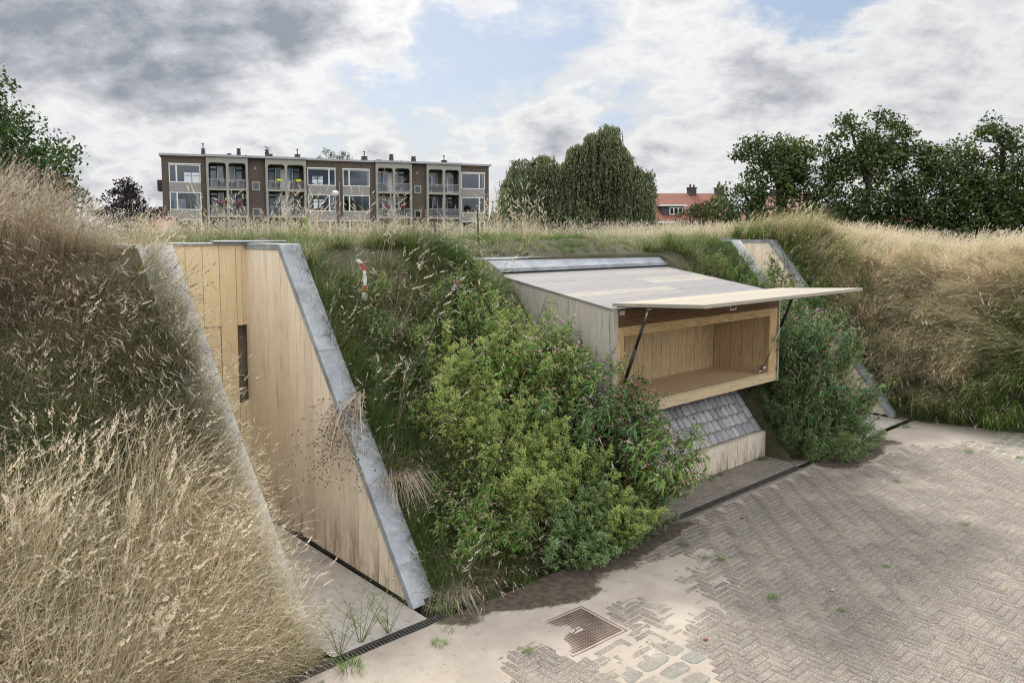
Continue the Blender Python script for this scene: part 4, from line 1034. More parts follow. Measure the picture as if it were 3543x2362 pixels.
for k, (x, lab) in enumerate(((-18.6, 'left of two treetops showing over the apartment roof'), (-16.9, 'right of two treetops showing over the apartment roof'))):
    tree('background_tree', lab, (x*1.27, 98+k, 0), 14.6 - k*.3, [(0, 0, 13.0-k*.3, 1.2, 1.2, 1.3), (0, 0, 9.5, 2.2, 2, 2.6)], 70, 40, .32, .2, 'tree_left', 120+k, 'treetops over the roof', .2)
tree('dark_bush', 'small dark bush at the foot of the gap between the two willows', (2.55, 44, 0), 4.9, [(0, 0, 3.5, .7, .6, 1.1), (.3, 0, 2.6, .9, .8, .9)], 50, 40, .2, .13, 'oak', 130, None, .1)
tree('dark_bush.001', 'narrow dark bush hugging the right corner of the apartment block', (-2.6, 88, 0), 6.3, [(0, 0, 4.6, .8, .8, 1.0), (0, 0, 3.0, 1.2, 1, 1.4)], 40, 40, .24, .16, 'oak', 131, None, .1)

def willow(label, loc, h, domes, nst, seed, group):
    t = thing('willow_tree', label, 'tree', loc, 0, group)
    r = np.random.default_rng(seed); rr = random.Random(seed)
    mb = MB(); mb.tube([(0, 0, -.2), (.1, 0, 1.5), (-.1, 0, h*.35), (.2, 0, h*.6)], [.5, .42, .34, .16], 8)
    V_ = []; T_ = []
    for (cx, cy, cz, rx, ry, rz_, f, zlow) in domes:
        q = np.array([cx, cy, cz+rz_*.3]); base = np.array([0, 0, max(1.5, min(h*.45, cz-1.5))])
        mb.tube([base, (base+q)/2+np.array([0, 0, .5]), q], [.2, .14, .05], 6)
        nsub = max(6, int(34*f)); subs = []
        for k in range(nsub):
            d = r.normal(0, 1, 3); d[2] = abs(d[2])*.9; d /= np.linalg.norm(d); subs.append((np.array([cx, cy, cz])+d*np.array([rx, ry, rz_])*r.uniform(.6, 1.15), d))
        for (c_, d) in subs:
            md = (q+c_)/2+np.array([0, 0, .2]); mb.tube([q, md, c_], [.06, .04, .015], 4, .5, False)
        for k in range(int(nst*f)):
            c_, d0 = subs[int(r.integers(len(subs)))]; d = r.normal(0, 1, 3); d[2] = abs(d[2]); d /= np.linalg.norm(d); s_ = c_+d*r.uniform(.2, 1)**.5*np.array([.55, .55, .34])
            d = d+d0*.6; d /= np.linalg.norm(d)
            L = r.uniform(.35, 1)*min(3.0, max(.7, s_[2]-zlow))
            out = np.array([d[0], d[1], 0]); nseg = max(5, int(L/.085)); tt = np.linspace(0, 1, nseg)
            arch = .35*r.uniform(.4, 1.2)
            P = s_[None]+out[None]*(np.minimum(tt*L, 1.0)[:, None]*arch)+np.stack([.06*np.sin(tt*5+r.uniform(0, 6)), .06*np.cos(tt*4+r.uniform(0, 6)), .18*np.sin(np.minimum(tt*L/.7, 1)*math.pi)*.6-tt*L], 1)
            base_t = np.clip(.45+r.normal(0, .2)-.1*(1-d[2]), .05, 1)
            n = len(P); P = P+r.normal(0, .035, (n, 3)); a_ = r.uniform(0, 2*math.pi, n)
            sd = np.stack([np.cos(a_), np.sin(a_), np.zeros(n)], 1); ln = r.uniform(.12, .22, n)[:, None]
            dn = np.stack([np.cos(a_)*.35, np.sin(a_)*.35, -np.ones(n)], 1); w = r.uniform(.022, .04, n)[:, None]
            pr = np.stack([-np.sin(a_), np.cos(a_), np.zeros(n)], 1)
            V_.append(np.stack([P, P+dn*ln*.5+pr*w, P+dn*ln, P+dn*ln*.5-pr*w], 1).reshape(-1, 3)); T_.append(np.repeat(np.clip(base_t+r.normal(0, .12, n), 0, 1), 4))
    mb.build('trunk', M['bark'], t, True)
    V_ = np.concatenate(V_); F_ = np.arange(len(V_)).reshape(-1, 4)
    link('crown', npmesh('crown', V_, F_, M['willow'], {'tint': np.concatenate(T_)}), t)
    return t
WG = 'weeping willows right of the apartment block'
willow('smaller weeping willow nearer the apartment block, narrow and ragged', (1.35, 45, 0), 8.6, [(-.2, 0, 7.2, .95, 1.0, 1.4, .26, 4.6), (-1.3, 0, 5.6, .7, 1.0, 1.3, .22, 2.8), (1.1, 0, 7.2, .5, .5, .35, .07, 6.5), (.2, 0, 5.2, .8, 1, .9, .18, 3.0), (-.5, 0, 3.9, 1.3, 1.1, .9, .24, 2.2)], 1700, 41, WG)
willow('biggest weeping willow with tall dome crown and long hanging curtains', (5.4, 45.5, 0), 10.3, [(.2, 0, 9.3, .75, .7, .45, .05, 7.4), (.0, 0, 8.0, 1.75, 1.4, 1.35, .24, 5.0), (1.3, 0, 7.0, 1.1, 1.2, 1.2, .13, 4.0), (-1.6, 0, 6.8, 1.0, 1.1, 1.0, .13, 4.2), (-.2, 0, 6.2, 1.6, 1.4, 1.3, .16, 3.4), (-1.9, 0, 4.8, .9, 1.2, .9, .12, 2.6), (1.9, 0, 5.0, 1.1, 1.3, .9, .12, 2.8), (0, 0, 4.3, 2.2, 1.6, 1.2, .16, 2.2), (2.5, 0, 3.9, .8, 1.2, .7, .08, 2.0)], 3700, 42, WG)
print('background built')

# ------------------------------------------------------------ meadow grass (stuff): point clouds that carry tufts
TUFTS = bpy.data.collections.new('tuft_kinds')
def tuft(kind, seed):
    r = random.Random(seed); mb = MB(); hd = []; t2 = []
    def blade(bx, by, az, L, w, curve, tint, head=0, segs=4, lean0=.15):
        x, y, z = bx, by, -.03; th = lean0; ca_, sa_ = math.cos(az), math.sin(az); P = []
        for i in range(segs+1):
            ww = w*(1-(i/segs)**1.6*.92); P.append(((x, y, z), ww)); st = L/segs
            x += ca_*math.sin(th)*st; y += sa_*math.sin(th)*st; z += math.cos(th)*st; th += curve/segs
        fa = az+math.pi/2+r.uniform(-.6, .6); dx, dy = math.cos(fa), math.sin(fa); vs = []
        for (p, ww) in P: vs += [(p[0]-dx*ww/2, p[1]-dy*ww/2, p[2]), (p[0]+dx*ww/2, p[1]+dy*ww/2, p[2])]
        mb.add(vs, [(2*i, 2*i+1, 2*i+3, 2*i+2) for i in range(segs)], None, tint); hd.extend([head]*len(vs)); t2.extend([r.random()]*len(vs))
        return P[-1][0], (ca_*math.sin(th), sa_*math.sin(th), math.cos(th)), P
    def plume(tip, d, L, w, n, tint):
        d = np.array(d, float); tip = np.array(tip, float); q = r.random()
        for i in range(n):
            f = i/n; p = tip+d*L*(f-.25); a_ = r.uniform(0, 6.28); o = np.array([math.cos(a_), math.sin(a_), 0.0])
            e = d*.75+o*.45; e /= np.linalg.norm(e); ll = L*.22*(1-.4*f); ww = w*(.4+.8*math.sin(math.pi*min(1, f+.15)))
            s_ = np.cross(e, o+[.1, .2, .3]); s_ /= np.linalg.norm(s_)+1e-9
            b0 = p+o*w*.2; vs = [b0, b0+e*ll*.5+s_*ww*.5, b0+e*ll, b0+e*ll*.5-s_*ww*.5]
            mb.add(vs, [(0, 1, 2, 3)], None, tint); hd.extend([1.0]*4); t2.extend([q]*4)
    def rp(rad): a_ = r.uniform(0, 6.28); k = rad*math.sqrt(r.random()); return k*math.cos(a_), k*math.sin(a_), a_
    if kind == 'lush':
        for i in range(46):
            x, y, a_ = rp(.09); blade(x, y, a_+r.gauss(0, .8), r.uniform(.16, .42), r.uniform(.004, .008), r.uniform(.4, 1.9), r.random(), 0, 4, r.uniform(.05, .5))
    elif kind == 'short':
        for i in range(50):
            x, y, a_ = rp(.08); blade(x, y, a_+r.gauss(0, 1), r.uniform(.06, .18), r.uniform(.004, .007), r.uniform(.3, 1.5), r.random(), 0, 3, r.uniform(.05, .6))
    elif kind == 'stalk':
        for i in range(22):
            x, y, a_ = rp(.10); blade(x, y, a_+r.gauss(0, .8), r.uniform(.25, .55), r.uniform(.0035, .006), r.uniform(.5, 1.8), r.random(), 0, 4, r.uniform(.05, .4))
        for i in range(9):
            x, y, a_ = rp(.10); tip, d, P = blade(x, y, a_*.2+r.gauss(0, .5), r.uniform(.50, .95), .0032, r.uniform(.25, .9), .75+.25*r.random(), .15, 5, r.uniform(.02, .25)); plume(tip, d, r.uniform(.08, .16), .012, 13, r.random())
    elif kind == 'seedy':
        for i in range(44):
            x, y, a_ = rp(.11); blade(x, y, a_+r.gauss(0, .8), r.uniform(.2, .48), r.uniform(.0026, .0048), r.uniform(.6, 2.2), r.random()**1.4, 0, 4, r.uniform(.1, .6))
        for i in range(5):
            x, y, a_ = rp(.11); tip, d, P = blade(x, y, r.gauss(0, .6), r.uniform(.36, .68), .0026, r.uniform(.9, 1.9), .6*r.random(), 0, 5, r.uniform(.05, .35)); plume(tip, d, r.uniform(.06, .12), .0085, 13, r.random())
    elif kind == 'mat':
        for i in range(38):
            x, y, a_ = rp(.06); blade(x, y, r.gauss(0, .15), r.uniform(.55, 1.1), r.uniform(.005, .0085), r.uniform(.7, 1.5), .25+.75*r.random(), 0, 6, r.uniform(.25, .6))
        for i in range(3):
            x, y, a_ = rp(.1); tip, d, P = blade(x, y, r.gauss(0, .3), r.uniform(.5, .8), .003, r.uniform(.8, 1.5), .9, .3, 6, .3); plume(tip, d, .09, .01, 8, r.random())
    elif kind == 'thatch':
        for i in range(60):
            x, y, a_ = rp(.16); blade(x, y, a_+r.gauss(0, 1.2), r.uniform(.18, .5), r.uniform(.0028, .0045), r.uniform(-.6, 1.8), r.random(), .0, 4, r.uniform(.2, 1.25))
    elif kind == 'straw':
        for i in range(34):
            x, y, a_ = rp(.13); tip, d, P = blade(x, y, r.gauss(0, .6), r.uniform(.4, .95), r.uniform(.0036, .0058), r.uniform(.3, 1.5), .55+.45*r.random(), 0, 6, r.uniform(.02, .45))
            if i % 3 == 0: plume(tip, d, r.uniform(.05, .1), .006, 7, r.random())
    elif kind == 'reed':
        for i in range(7):
            x, y, a_ = rp(.07); tip, d, P = blade(x, y, r.gauss(0, .4), r.uniform(1.0, 1.6), .0045, r.uniform(.1, .35), .6, 0.2, 6, r.uniform(.0, .10)); plume(tip, d, r.uniform(.22, .34), .013, 30, r.random())
        for i in range(14):
            x, y, a_ = rp(.1); blade(x, y, a_, r.uniform(.3, .8), .006, r.uniform(.4, 1.6), r.random(), 0, 5, r.uniform(.0, .3))
    me = mb.build('tuft_'+kind, M['grass'], data_only=True)
    a_ = me.attributes.new('head', 'FLOAT', 'POINT'); a_.data.foreach_set('value', np.array(hd, 'f'))
    a_ = me.attributes.new('tint2', 'FLOAT', 'POINT'); a_.data.foreach_set('value', np.array(t2, 'f'))
    return me
KINDS = ['lush', 'short', 'stalk', 'seedy', 'mat', 'thatch', 'reed', 'straw']; KIDX = {}; idx = 0
for kd in KINDS:
    KIDX[kd] = []
    for s_ in range(4):
        o = bpy.data.objects.new('%02d_%s' % (idx, kd), tuft(kd, idx*13+5)); TUFTS.objects.link(o); KIDX[kd].append(idx); idx += 1
GN = bpy.data.node_groups.new('grass_instances', 'GeometryNodeTree')
GN.interface.new_socket('Geometry', in_out='INPUT', socket_type='NodeSocketGeometry'); GN.interface.new_socket('Geometry', in_out='OUTPUT', socket_type='NodeSocketGeometry')
gi = GN.nodes.new('NodeGroupInput'); go = GN.nodes.new('NodeGroupOutput'); ip = GN.nodes.new('GeometryNodeInstanceOnPoints'); ci = GN.nodes.new('GeometryNodeCollectionInfo')
ci.inputs['Collection'].default_value = TUFTS; ci.inputs['Separate Children'].default_value = True; ci.inputs['Reset Children'].default_value = True
GN.links.new(gi.outputs[0], ip.inputs['Points']); GN.links.new(ci.outputs[0], ip.inputs['Instance']); ip.inputs['Pick Instance'].default_value = True
def named(nm, tp):
    n = GN.nodes.new('GeometryNodeInputNamedAttribute'); n.data_type = tp; n.inputs['Name'].default_value = nm; return n.outputs['Attribute']
GN.links.new(named('kind', 'INT'), ip.inputs['Instance Index']); GN.links.new(named('rot', 'FLOAT_VECTOR'), ip.inputs['Rotation']); GN.links.new(named('scl', 'FLOAT'), ip.inputs['Scale'])
GN.links.new(ip.outputs[0], go.inputs[0])
def field(name, u, v, kinds, scl, dry, hue, comb=None, spread=math.pi, z=None, tilt=.0):
    """place tufts at u,v; comb = heading angle(s) in the site frame"""
    n = len(u)
    if n == 0: return
    z = hf(u, v) if z is None else z
    e = .12; gx = (hf(u+e, v)-hf(u-e, v))/(2*e); gy = (hf(u, v+e)-hf(u, v-e))/(2*e)
    gx = np.clip(gx, -1.5, 1.5); gy = np.clip(gy, -1.5, 1.5)
    az = rng.uniform(-math.pi, math.pi, n) if comb is None else comb+rng.normal(0, spread, n)
    # lean a little away from the slope (tilt along the downhill direction)
    rx = np.arctan(gy)*.42; ry = -np.arctan(gx)*.42
    me = bpy.data.meshes.new(name); me.vertices.add(n); me.vertices.foreach_set('co', np.stack([u, v, z], 1).astype('f').ravel())
    def A(nm, tp, d, fld='value'):
        a_ = me.attributes.new(nm, tp, 'POINT'); a_.data.foreach_set(fld, d)
    A('kind', 'INT', np.asarray(kinds, 'i'))
    # euler xyz: spin about z first in local space -> compose numerically
    from mathutils import Euler, Matrix
    out = np.zeros((n, 3), 'f')
    for i in range(n):
        m = Euler((rx[i], ry[i], 0)).to_matrix() @ Euler((rng.normal(0, .06), rng.normal(0, .06), az[i])).to_matrix(); out[i] = m.to_euler()
    A('rot', 'FLOAT_VECTOR', out.ravel(), 'vector'); A('scl', 'FLOAT', np.asarray(scl, 'f')); A('dry', 'FLOAT', np.asarray(dry, 'f')); A('hue', 'FLOAT', np.clip(np.asarray(hue, 'f'), 0, 1))
    me.materials.append(M['grass']); me.update()
    o = link(name, me); site(o); md = o.modifiers.new('tufts', 'NODES'); md.node_group = GN
    return tag(o, kind='stuff')
def blocked(u, v, pad=0.0):
    b = (u > -1.28-pad) & (u < .32+pad) & (v < 3.98+pad) & (v > -.3)
    b |= (u > 9.85-pad) & (u < 11.48+pad) & (v < 3.98+pad) & (v > -.2)
    b |= (u > 3.25-pad) & (u < 7.5+pad) & (v < 3.06+pad) & (v > 1.1)
    b |= (u > 2.95) & (u < 7.8) & (v < 3.06) & (v > 2.5)
    b |= (u > 3.66) & (u < 7.14) & (v < 1.2)
    return b
def scatter(u0, u1, v0, v1, dens):
    n = int((u1-u0)*(v1-v0)*dens); return rng.uniform(u0, u1, n), rng.uniform(v0, v1, n)
def pick(names, probs, n):
    k = rng.choice(len(names), n, p=np.array(probs)/sum(probs)); out = np.zeros(n, int)
    for i, nm in enumerate(names):
        m = k == i; out[m] = rng.choice(KIDX[nm], m.sum())
    return out
# left mound
u, v = scatter(-4.6, -1.2, .08, 4.2, 270); m = ~blocked(u, v); u, v = u[m], v[m]; n = len(u)
low = np.clip((1.55-v)/.75, 0, 1)
midg = np.exp(-((v-1.55)/.42)**2)*np.clip((-1.5-u)/.8, 0, 1)
dry = np.clip(.60+.27*low-.24*midg+fbm(u, v, 2.2, 61)*.42+.1*(v > 2.7), 0, 1)
hue = .06+.96*low+.16*np.clip(v-2.6, 0, 1)+fbm(u, v, 3, 62)*.34+rng.normal(0, .12, n)
k1 = pick(['seedy', 'thatch', 'stalk', 'lush'], [.52, .30, .04, .14], n); k2 = pick(['thatch', 'lush', 'stalk', 'straw'], [.30, .08, .10, .52], n); k3 = pick(['stalk', 'lush', 'seedy'], [.62, .2, .18], n)
k = np.where(rng.random(n) < low*.85, k2, k1); k = np.where(v > 2.75, k3, k)
comb = np.where(low > .5, -1.2, -1.0+.5*fbm(u, v, 1.5, 63)); comb = np.where(v > 2.7, .2, comb)
field('left_mound_grass', u, v, k, rng.uniform(.7, 1.15, n)*(1+.35*fbm(u, v, 5.0, 64))*np.where(v > 2.55, np.clip(.30+.50*(-1.4-u), .30, .9), .85+.16*low), dry, hue, comb, .7)
# wisps leaning over the near coping and left edge
vv = rng.uniform(.0, 3.4, 420); uu = lin(vv)-.27+rng.normal(0, .07, 420)
field('coping_edge_grass', uu, vv, pick(['stalk', 'seedy', 'thatch', 'straw'], [.25, .3, .25, .2], 420), rng.uniform(.4, .75, 420), np.full(420, .66)+rng.normal(0, .15, 420), .5+.3*(vv < 1.2)+rng.normal(0, .15, 420), np.full(420, -.5), .6)
n = 70; uu = rng.uniform(-4.2, -1.85, n); vv = rng.uniform(.1, 1.1, n)
field('long_straw_grass', uu, vv, pick(['straw', 'stalk'], [.7, .3], n), rng.uniform(1.1, 1.5, n), np.full(n, .85), rng.uniform(.7, 1.0, n), np.full(n, .2), .6)
# tall reeds, bottom left and on the crest
n = 9; uu = rng.uniform(-3.0, -2.0, n); vv = rng.uniform(.2, .9, n)
field('tall_reed_grass', uu, vv, pick(['reed'], [1], n), rng.uniform(.6, .85, n), np.full(n, .62), rng.uniform(.55, .9, n), np.full(n, .4), .5)
# slope between near entrance and kiosk
u, v = scatter(.28, 3.7, .1, 3.1, 300); m = ~blocked(u, v); u, v = u[m], v[m]; n = len(u)
bare = fbm(u, v, 3.0, 71, 4)
m = ~((bare > .22) & (v > 1.9)); u, v, bare = u[m], v[m], bare[m]; n = len(u)
edge = u < .62
dry = np.clip(.33+fbm(u, v, 2.5, 72)*.65+.35*(edge & (v > .75) & (v < 1.15)), 0, 1)
field('bank_grass', u, v, pick(['lush', 'short', 'thatch', 'seedy', 'stalk'], [.40, .18, .24, .15, .03], n), rng.uniform(.5, 1.05, n)*(1+.4*fbm(u, v, 6, 74))*np.where((u > 2.8) & (v > 1.2), .55, 1), dry, .22+fbm(u, v, 3, 73)*.4+rng.normal(0, .15, n), np.full(n, -1.57), 1.1)
# crest band and plateau
u, v = scatter(-5.5, 24, 3.0, 8.5, 62); m = ~blocked(u, v, .03); m &= ~((u > 3) & (u < 10.7) & (v > 5.3) & (v < 5.75)); u, v = u[m], v[m]; n = len(u)
left = np.clip((-1.0-u)/.6, 0, 1)
dry = np.clip(.40+fbm(u, v, 1.8, 81)*.5+.3*left+.25*np.clip((u-8)/3, 0, 1)-.25*np.exp(-((v-4.2)/.6)**2), 0, 1)
tall = (rng.random(n) < .16+.5*left+.3*np.clip((u-9)/3, 0, 1))
k = np.where(tall, pick(['stalk'], [1], n), pick(['lush', 'short', 'thatch', 'seedy'], [.5, .25, .12, .13], n))
field('plateau_grass', u, v, k, rng.uniform(.55, 1.0, n)*np.where(tall, .60, .6)*np.where(u < -1.0, np.clip(.42+.40*(-1.5-u), .42, 1.0), 1), dry, .5+fbm(u, v, 2, 82)*.3+.15*(u > 9)+rng.normal(0, .15, n), np.full(n, .2), 1.0)
u, v = scatter(-9, 30, 8.5, 16, 20); n = len(u)
field('far_plateau_grass', u, v, pick(['stalk', 'lush', 'thatch'], [.5, .3, .2], n), rng.uniform(.35, .65, n), np.clip(.5+fbm(u, v, 1, 83)*.4, 0, 1), .55+rng.normal(0, .15, n), None)
# little meadow plumes on the crest behind kiosk
n = 34; uu = np.concatenate([rng.normal(6.9, .35, 17), rng.normal(1.4, .5, 9), rng.normal(3.1, .4, 8)]); vv = rng.uniform(5.7, 7.2, n)
field('crest_plumes', uu, vv, pick(['stalk'], [1], n), rng.uniform(.9, 1.25, n), np.full(n, .9), rng.uniform(.5, .9, n), None)
# gap from kiosk to the far entrance
u, v = scatter(7.1, 9.9, .1, 3.2, 150); m = ~blocked(u, v); u, v = u[m], v[m]; n = len(u)
field('far_bank_grass', u, v, pick(['lush', 'short', 'thatch'], [.6, .25, .15], n), rng.uniform(.55, .95, n), np.clip(.22+fbm(u, v, 2.5, 91)*.4, 0, 1), .3+rng.normal(0, .15, n), None)
# right hand bank, blown over in waves
u, v = scatter(11.4, 18.5, -6.5, 8.5, 95); m = ~blocked(u, v) & ((u-11.38-.10*np.minimum(v-.2, 0)**2) > .03); u, v = u[m], v[m]; n = len(u)
d2 = u-11.38-.10*np.minimum(v-.2, 0)**2
w1 = fbm(u, v, 1.1, 95); foot = np.exp(-((d2-.1)/.55)**2)
dry = np.clip(.66+w1*.55-.45*foot+fbm(u, v, 3, 96)*.35+.15*np.clip(d2-1.8, 0, 1), 0, 1)
kk = pick(['mat', 'thatch', 'stalk'], [.84, .11, .05], n); kt = pick(['stalk', 'mat'], [.5, .5], n)
k = np.where((d2 > 2.6) | (v > 4.2), kt, kk); k = np.where((foot > .5) & (rng.random(n) < .6), pick(['lush', 'seedy'], [.7, .3], n), k)
comb = 3.5+2.6*fbm(u, v, .8, 97)+.5*fbm(u, v, 2.5, 98)
field('right_bank_grass', u, v, k, rng.uniform(.8, 1.35, n)*np.where((d2 > 2.6) | (v > 4.2), .58, 1.0), dry, .80+.2*np.clip(d2-1.0, 0, 1)-.25*np.exp(-((d2-.4)/.6)**2)+w1*.4+.10+rng.normal(0, .24, n), comb, .22)
# fringe along the foot of the near bank, inside the dirt
u, v = scatter(.3, 3.4, -.12, .3, 160); n = len(u); m = rng.random(n) < np.clip(.35+fbm(u, v, 4, 99)*.6, 0, 1); u, v = u[m], v[m]; n = len(u)
field('foot_grass', u, v, pick(['short', 'lush'], [.7, .3], n), rng.uniform(.4, .85, n), np.clip(.15+rng.normal(0, .1, n), 0, 1), .35+rng.normal(0, .2, n), None, z=np.maximum(hf(u, v), .0))
u, v = scatter(3.5, 7.1, .46, .57, 60); n = len(u)
field('kiosk_foot_grass', u, v, pick(['short'], [1], n), rng.uniform(.3, .8, n), np.full(n, .15), .4+rng.normal(0, .2, n), None, z=np.zeros(n)+.0)
print('grass built')
# ------------------------------------------------------------ weeds, each plant a thing
def spike(mb, p, d, L, r0, t, droop=1.4):
    p = np.array(p, float); d = np.array(d, float); d /= np.linalg.norm(d); pts = [p]; n = 5
    for i in range(n):
        d = d+np.array([0, 0, -droop/n*1.0]); d /= np.linalg.norm(d); p = p+d*L/n; pts.append(p)
    mb.tube(pts, [r0*.6, r0, r0*1.05, r0, r0*.8, r0*.3], 5, t)
def knotweed(seed, H_=1.0, spread=.42, nst=9, dark=False):
    """red stems, lance leaves, nodding pink spikes"""
    r = random.Random(seed); S, Lf, Fl = MB(), MB(), MB()
    for s_ in range(nst):
        a_ = r.uniform(0, 6.28); rad = spread*math.sqrt(r.random()); b = np.array([rad*.35*math.cos(a_), rad*.35*math.sin(a_), -.05])
        top = np.array([rad*1.25*math.cos(a_)+r.gauss(0, .05), rad*1.25*math.sin(a_)-.10+r.gauss(0, .05), H_*r.uniform(.6, 1.0)])
        pts = [b, b*.6+top*.4+np.array([0, 0, .06*H_]), b*.25+top*.75+np.array([0, 0, .06]), top]
        S.tube(pts, [.006, .005, .004, .002], 4, r.random())
        def on(f):
            k = f*3; i = min(int(k), 2); return pts[i]+(pts[i+1]-pts[i])*(k-i)
        def twig(p, d, L, nl, depth):
            d = np.array(d, float); d /= np.linalg.norm(d); e = p+d*L+np.array([0, 0, .05*L]); S.tube([p, e], [.003, .0015], 3, r.random(), False)
            for i in range(nl):
                f = (i+.6)/nl; q = p+(e-p)*f; aa = r.uniform(0, 6.28)
                Lf.leaf(q, (math.cos(aa)+d[0]*.8, math.sin(aa)+d[1]*.8, r.uniform(-.25, .35)), r.uniform(.05, .105), r.uniform(.014, .026), min(1, r.random()**1.1), r.uniform(.15, .7))
            for i in range(r.choice((0, 1, 1, 2) if depth == 0 else (1, 2))):
                aa = r.uniform(0, 6.28); spike(Fl, e, (d[0]+.6*math.cos(aa), d[1]+.6*math.sin(aa), .9), r.uniform(.03, .065), r.uniform(.0028, .0046), r.random(), r.uniform(.8, 2.4))
        nb = int(5+H_*5)
        for i in range(nb):
            f = .15+.85*i/nb; p = on(f); aa = r.uniform(0, 6.28)
            twig(p, (math.cos(aa), math.sin(aa)-.15, .55), r.uniform(.10, .26)*(1.15-f*.5), r.choice((5, 6, 7)), 0)
        for i in range(12):
            p = on(r.uniform(.1, .95)); aa = r.uniform(0, 6.28); Lf.leaf(p, (math.cos(aa), math.sin(aa), r.uniform(-.2, .3)), r.uniform(.07, .14), r.uniform(.018, .034), r.random(), r.uniform(.3, .9))
        twig(pts[3], (0, 0, 1), .08, 4, 1)
    return [('stems', S, 'stemred'), ('leaves', Lf, 'knotleaf_dark' if dark else 'knotleaf'), ('flower_spikes', Fl, 'pinkspike')]
def goosefoot(seed, H_=.95, spread=.36, nst=8, kind='goose'):
    """upright bushy stems with mealy seed clusters"""
    r = random.Random(seed); S, Lf, Sd = MB(), MB(), MB()
    def cluster(p, n, rad, sz):
        for i in range(n):
            o = np.array([r.gauss(0, 1), r.gauss(0, 1), r.gauss(0, 1)])*rad*.6; d = o+np.array([0, 0, .002])
            Sd.leaf(p+o, d, sz*r.uniform(.7, 1.3), sz*r.uniform(.6, 1.0), r.random(), 0)
    for s_ in range(nst):
        a_ = r.uniform(0, 6.28); rad = spread*math.sqrt(r.random()); b = np.array([rad*.4*math.cos(a_), rad*.4*math.sin(a_), -.05]); hh = H_*r.uniform(.65, 1.0)
        top = np.array([rad*1.2*math.cos(a_), rad*1.2*math.sin(a_)-.06, hh]); mid = (b+top)/2+np.array([r.gauss(0, .02), r.gauss(0, .02), .04])
        S.tube([b, mid, top], [.006, .0045, .002], 4, r.random())
        for i in range(19):
            f = .12+.88*i/19; p = b+(mid-b)*(f*2) if f < .5 else mid+(top-mid)*(f*2-1)
            aa = i*2.4+r.uniform(-.4, .4); L = r.uniform(.09, .20)*(1.2-f*.75); d = np.array([math.cos(aa)*.8, math.sin(aa)*.8, .75]); e = p+d*L
            S.tube([p, e], [.0022, .001], 3, r.random(), False)
            for k in range(6):
                q = p+(e-p)*(k+.5)/6; bb = r.uniform(0, 6.28)
                Lf.leaf(q, (math.cos(bb), math.sin(bb), r.uniform(-.2, .6)), r.uniform(.025, .055), r.uniform(.012, .022), r.random(), r.uniform(0, .4))
            for k in range(5 if kind == 'goose' else 4): cluster(p+(e-p)*(.45+.6*k/5), 5, .012, .0135)
        for k in range(10): cluster(top+(mid-top)*.22*k/10+np.array([r.gauss(0, .006), r.gauss(0, .006), .02]), 5, .011, .014)
    return [('stems', S, 'stemgreen'), ('leaves', Lf, kind if kind == 'goose' else 'orache'), ('seed_clusters', Sd, 'gooseseed' if kind == 'goose' else 'oracheseed')]
def mayweed(seed):
    r = random.Random(seed); S, Lf, Fl, Yc = MB(), MB(), MB(), MB()
    for s_ in range(16):
        a_ = r.uniform(0, 6.28); b = np.array([0, 0, -.03]); top = np.array([math.cos(a_)*r.uniform(.02, .22), math.sin(a_)*r.uniform(.02, .22)-.08, r.uniform(.35, .62)])
        S.tube([b, (b+top)/2+np.array([0, 0, .05]), top], [.003, .002, .0015], 3, r.random())
        for i in range(14):
            p = b+(top-b)*r.uniform(.2, .95); aa = r.uniform(0, 6.28); Lf.leaf(p, (math.cos(aa), math.sin(aa), .4), .05, .004, r.random(), .1)
        nrm = np.array([r.gauss(0, .25), r.gauss(-.5, .25), 1.0]); nrm /= np.linalg.norm(nrm); x = np.cross(nrm, [1, 0, 0]); x /= np.linalg.norm(x); y = np.cross(nrm, x)
        for k in range(11):
            w = 2*math.pi*k/11; d = x*math.cos(w)+y*math.sin(w); Fl.leaf(top+d*.003, d, .014, .006, r.random(), .1, nrm)
        Yc.tube([top-nrm*.002, top+nrm*.004, top+nrm*.006], [.006, .0055, .002], 6, r.random())
    return [('stems', S, 'stemgreen'), ('leaves', Lf, 'goose'), ('petals', Fl, 'daisy'), ('flower_heads', Yc, 'dyellow')]
CACHE = {}
def plant(name, label, cat, key, maker, u, v, z, s_, rz, group, tiltx=0.0, tilty=0.0, zs=1.0):
    if key not in CACHE: CACHE[key] = [(nm, mb.build(nm, M[mt], data_only=True)) for nm, mb, mt in maker()]
    t = thing(name, label, cat, W(u, v, z), 0, group); t.rotation_euler = (tiltx, tilty, ROT); t.scale = (s_, s_, s_*zs)
    from mathutils import Euler
    t.rotation_euler = (Euler((0, 0, ROT)).to_matrix() @ Euler((tiltx, tilty, 0)).to_matrix() @ Euler((0, 0, rz)).to_matrix()).to_euler()
    for nm, me in CACHE[key]: link(nm, me, t)
    return t
rw = random.Random(99)
def z_at(u, v): return float(hf(np.array([u]), np.array([v]))[0])
KW = [('kw%d' % i, (lambda i=i: knotweed(200+i, 1.0, .40, 10))) for i in range(4)]
KD = [('kd%d' % i, (lambda i=i: knotweed(220+i, 1.0, .42, 11, True))) for i in range(3)]
GF = [('gf%d' % i, (lambda i=i: goosefoot(240+i))) for i in range(3)]
OR = [('or%d' % i, (lambda i=i: goosefoot(260+i, .75, .42, 12, 'orache'))) for i in range(3)]
G1, G2, G3, G4 = 'pink flowered knotweed plants on the bank', 'yellow green goosefoot plants on the bank', 'grey green orache plants along the paving', 'white flowered mayweed plants'
ORD = ('first', 'second', 'third', 'fourth', 'fifth', 'sixth', 'seventh', 'eighth')
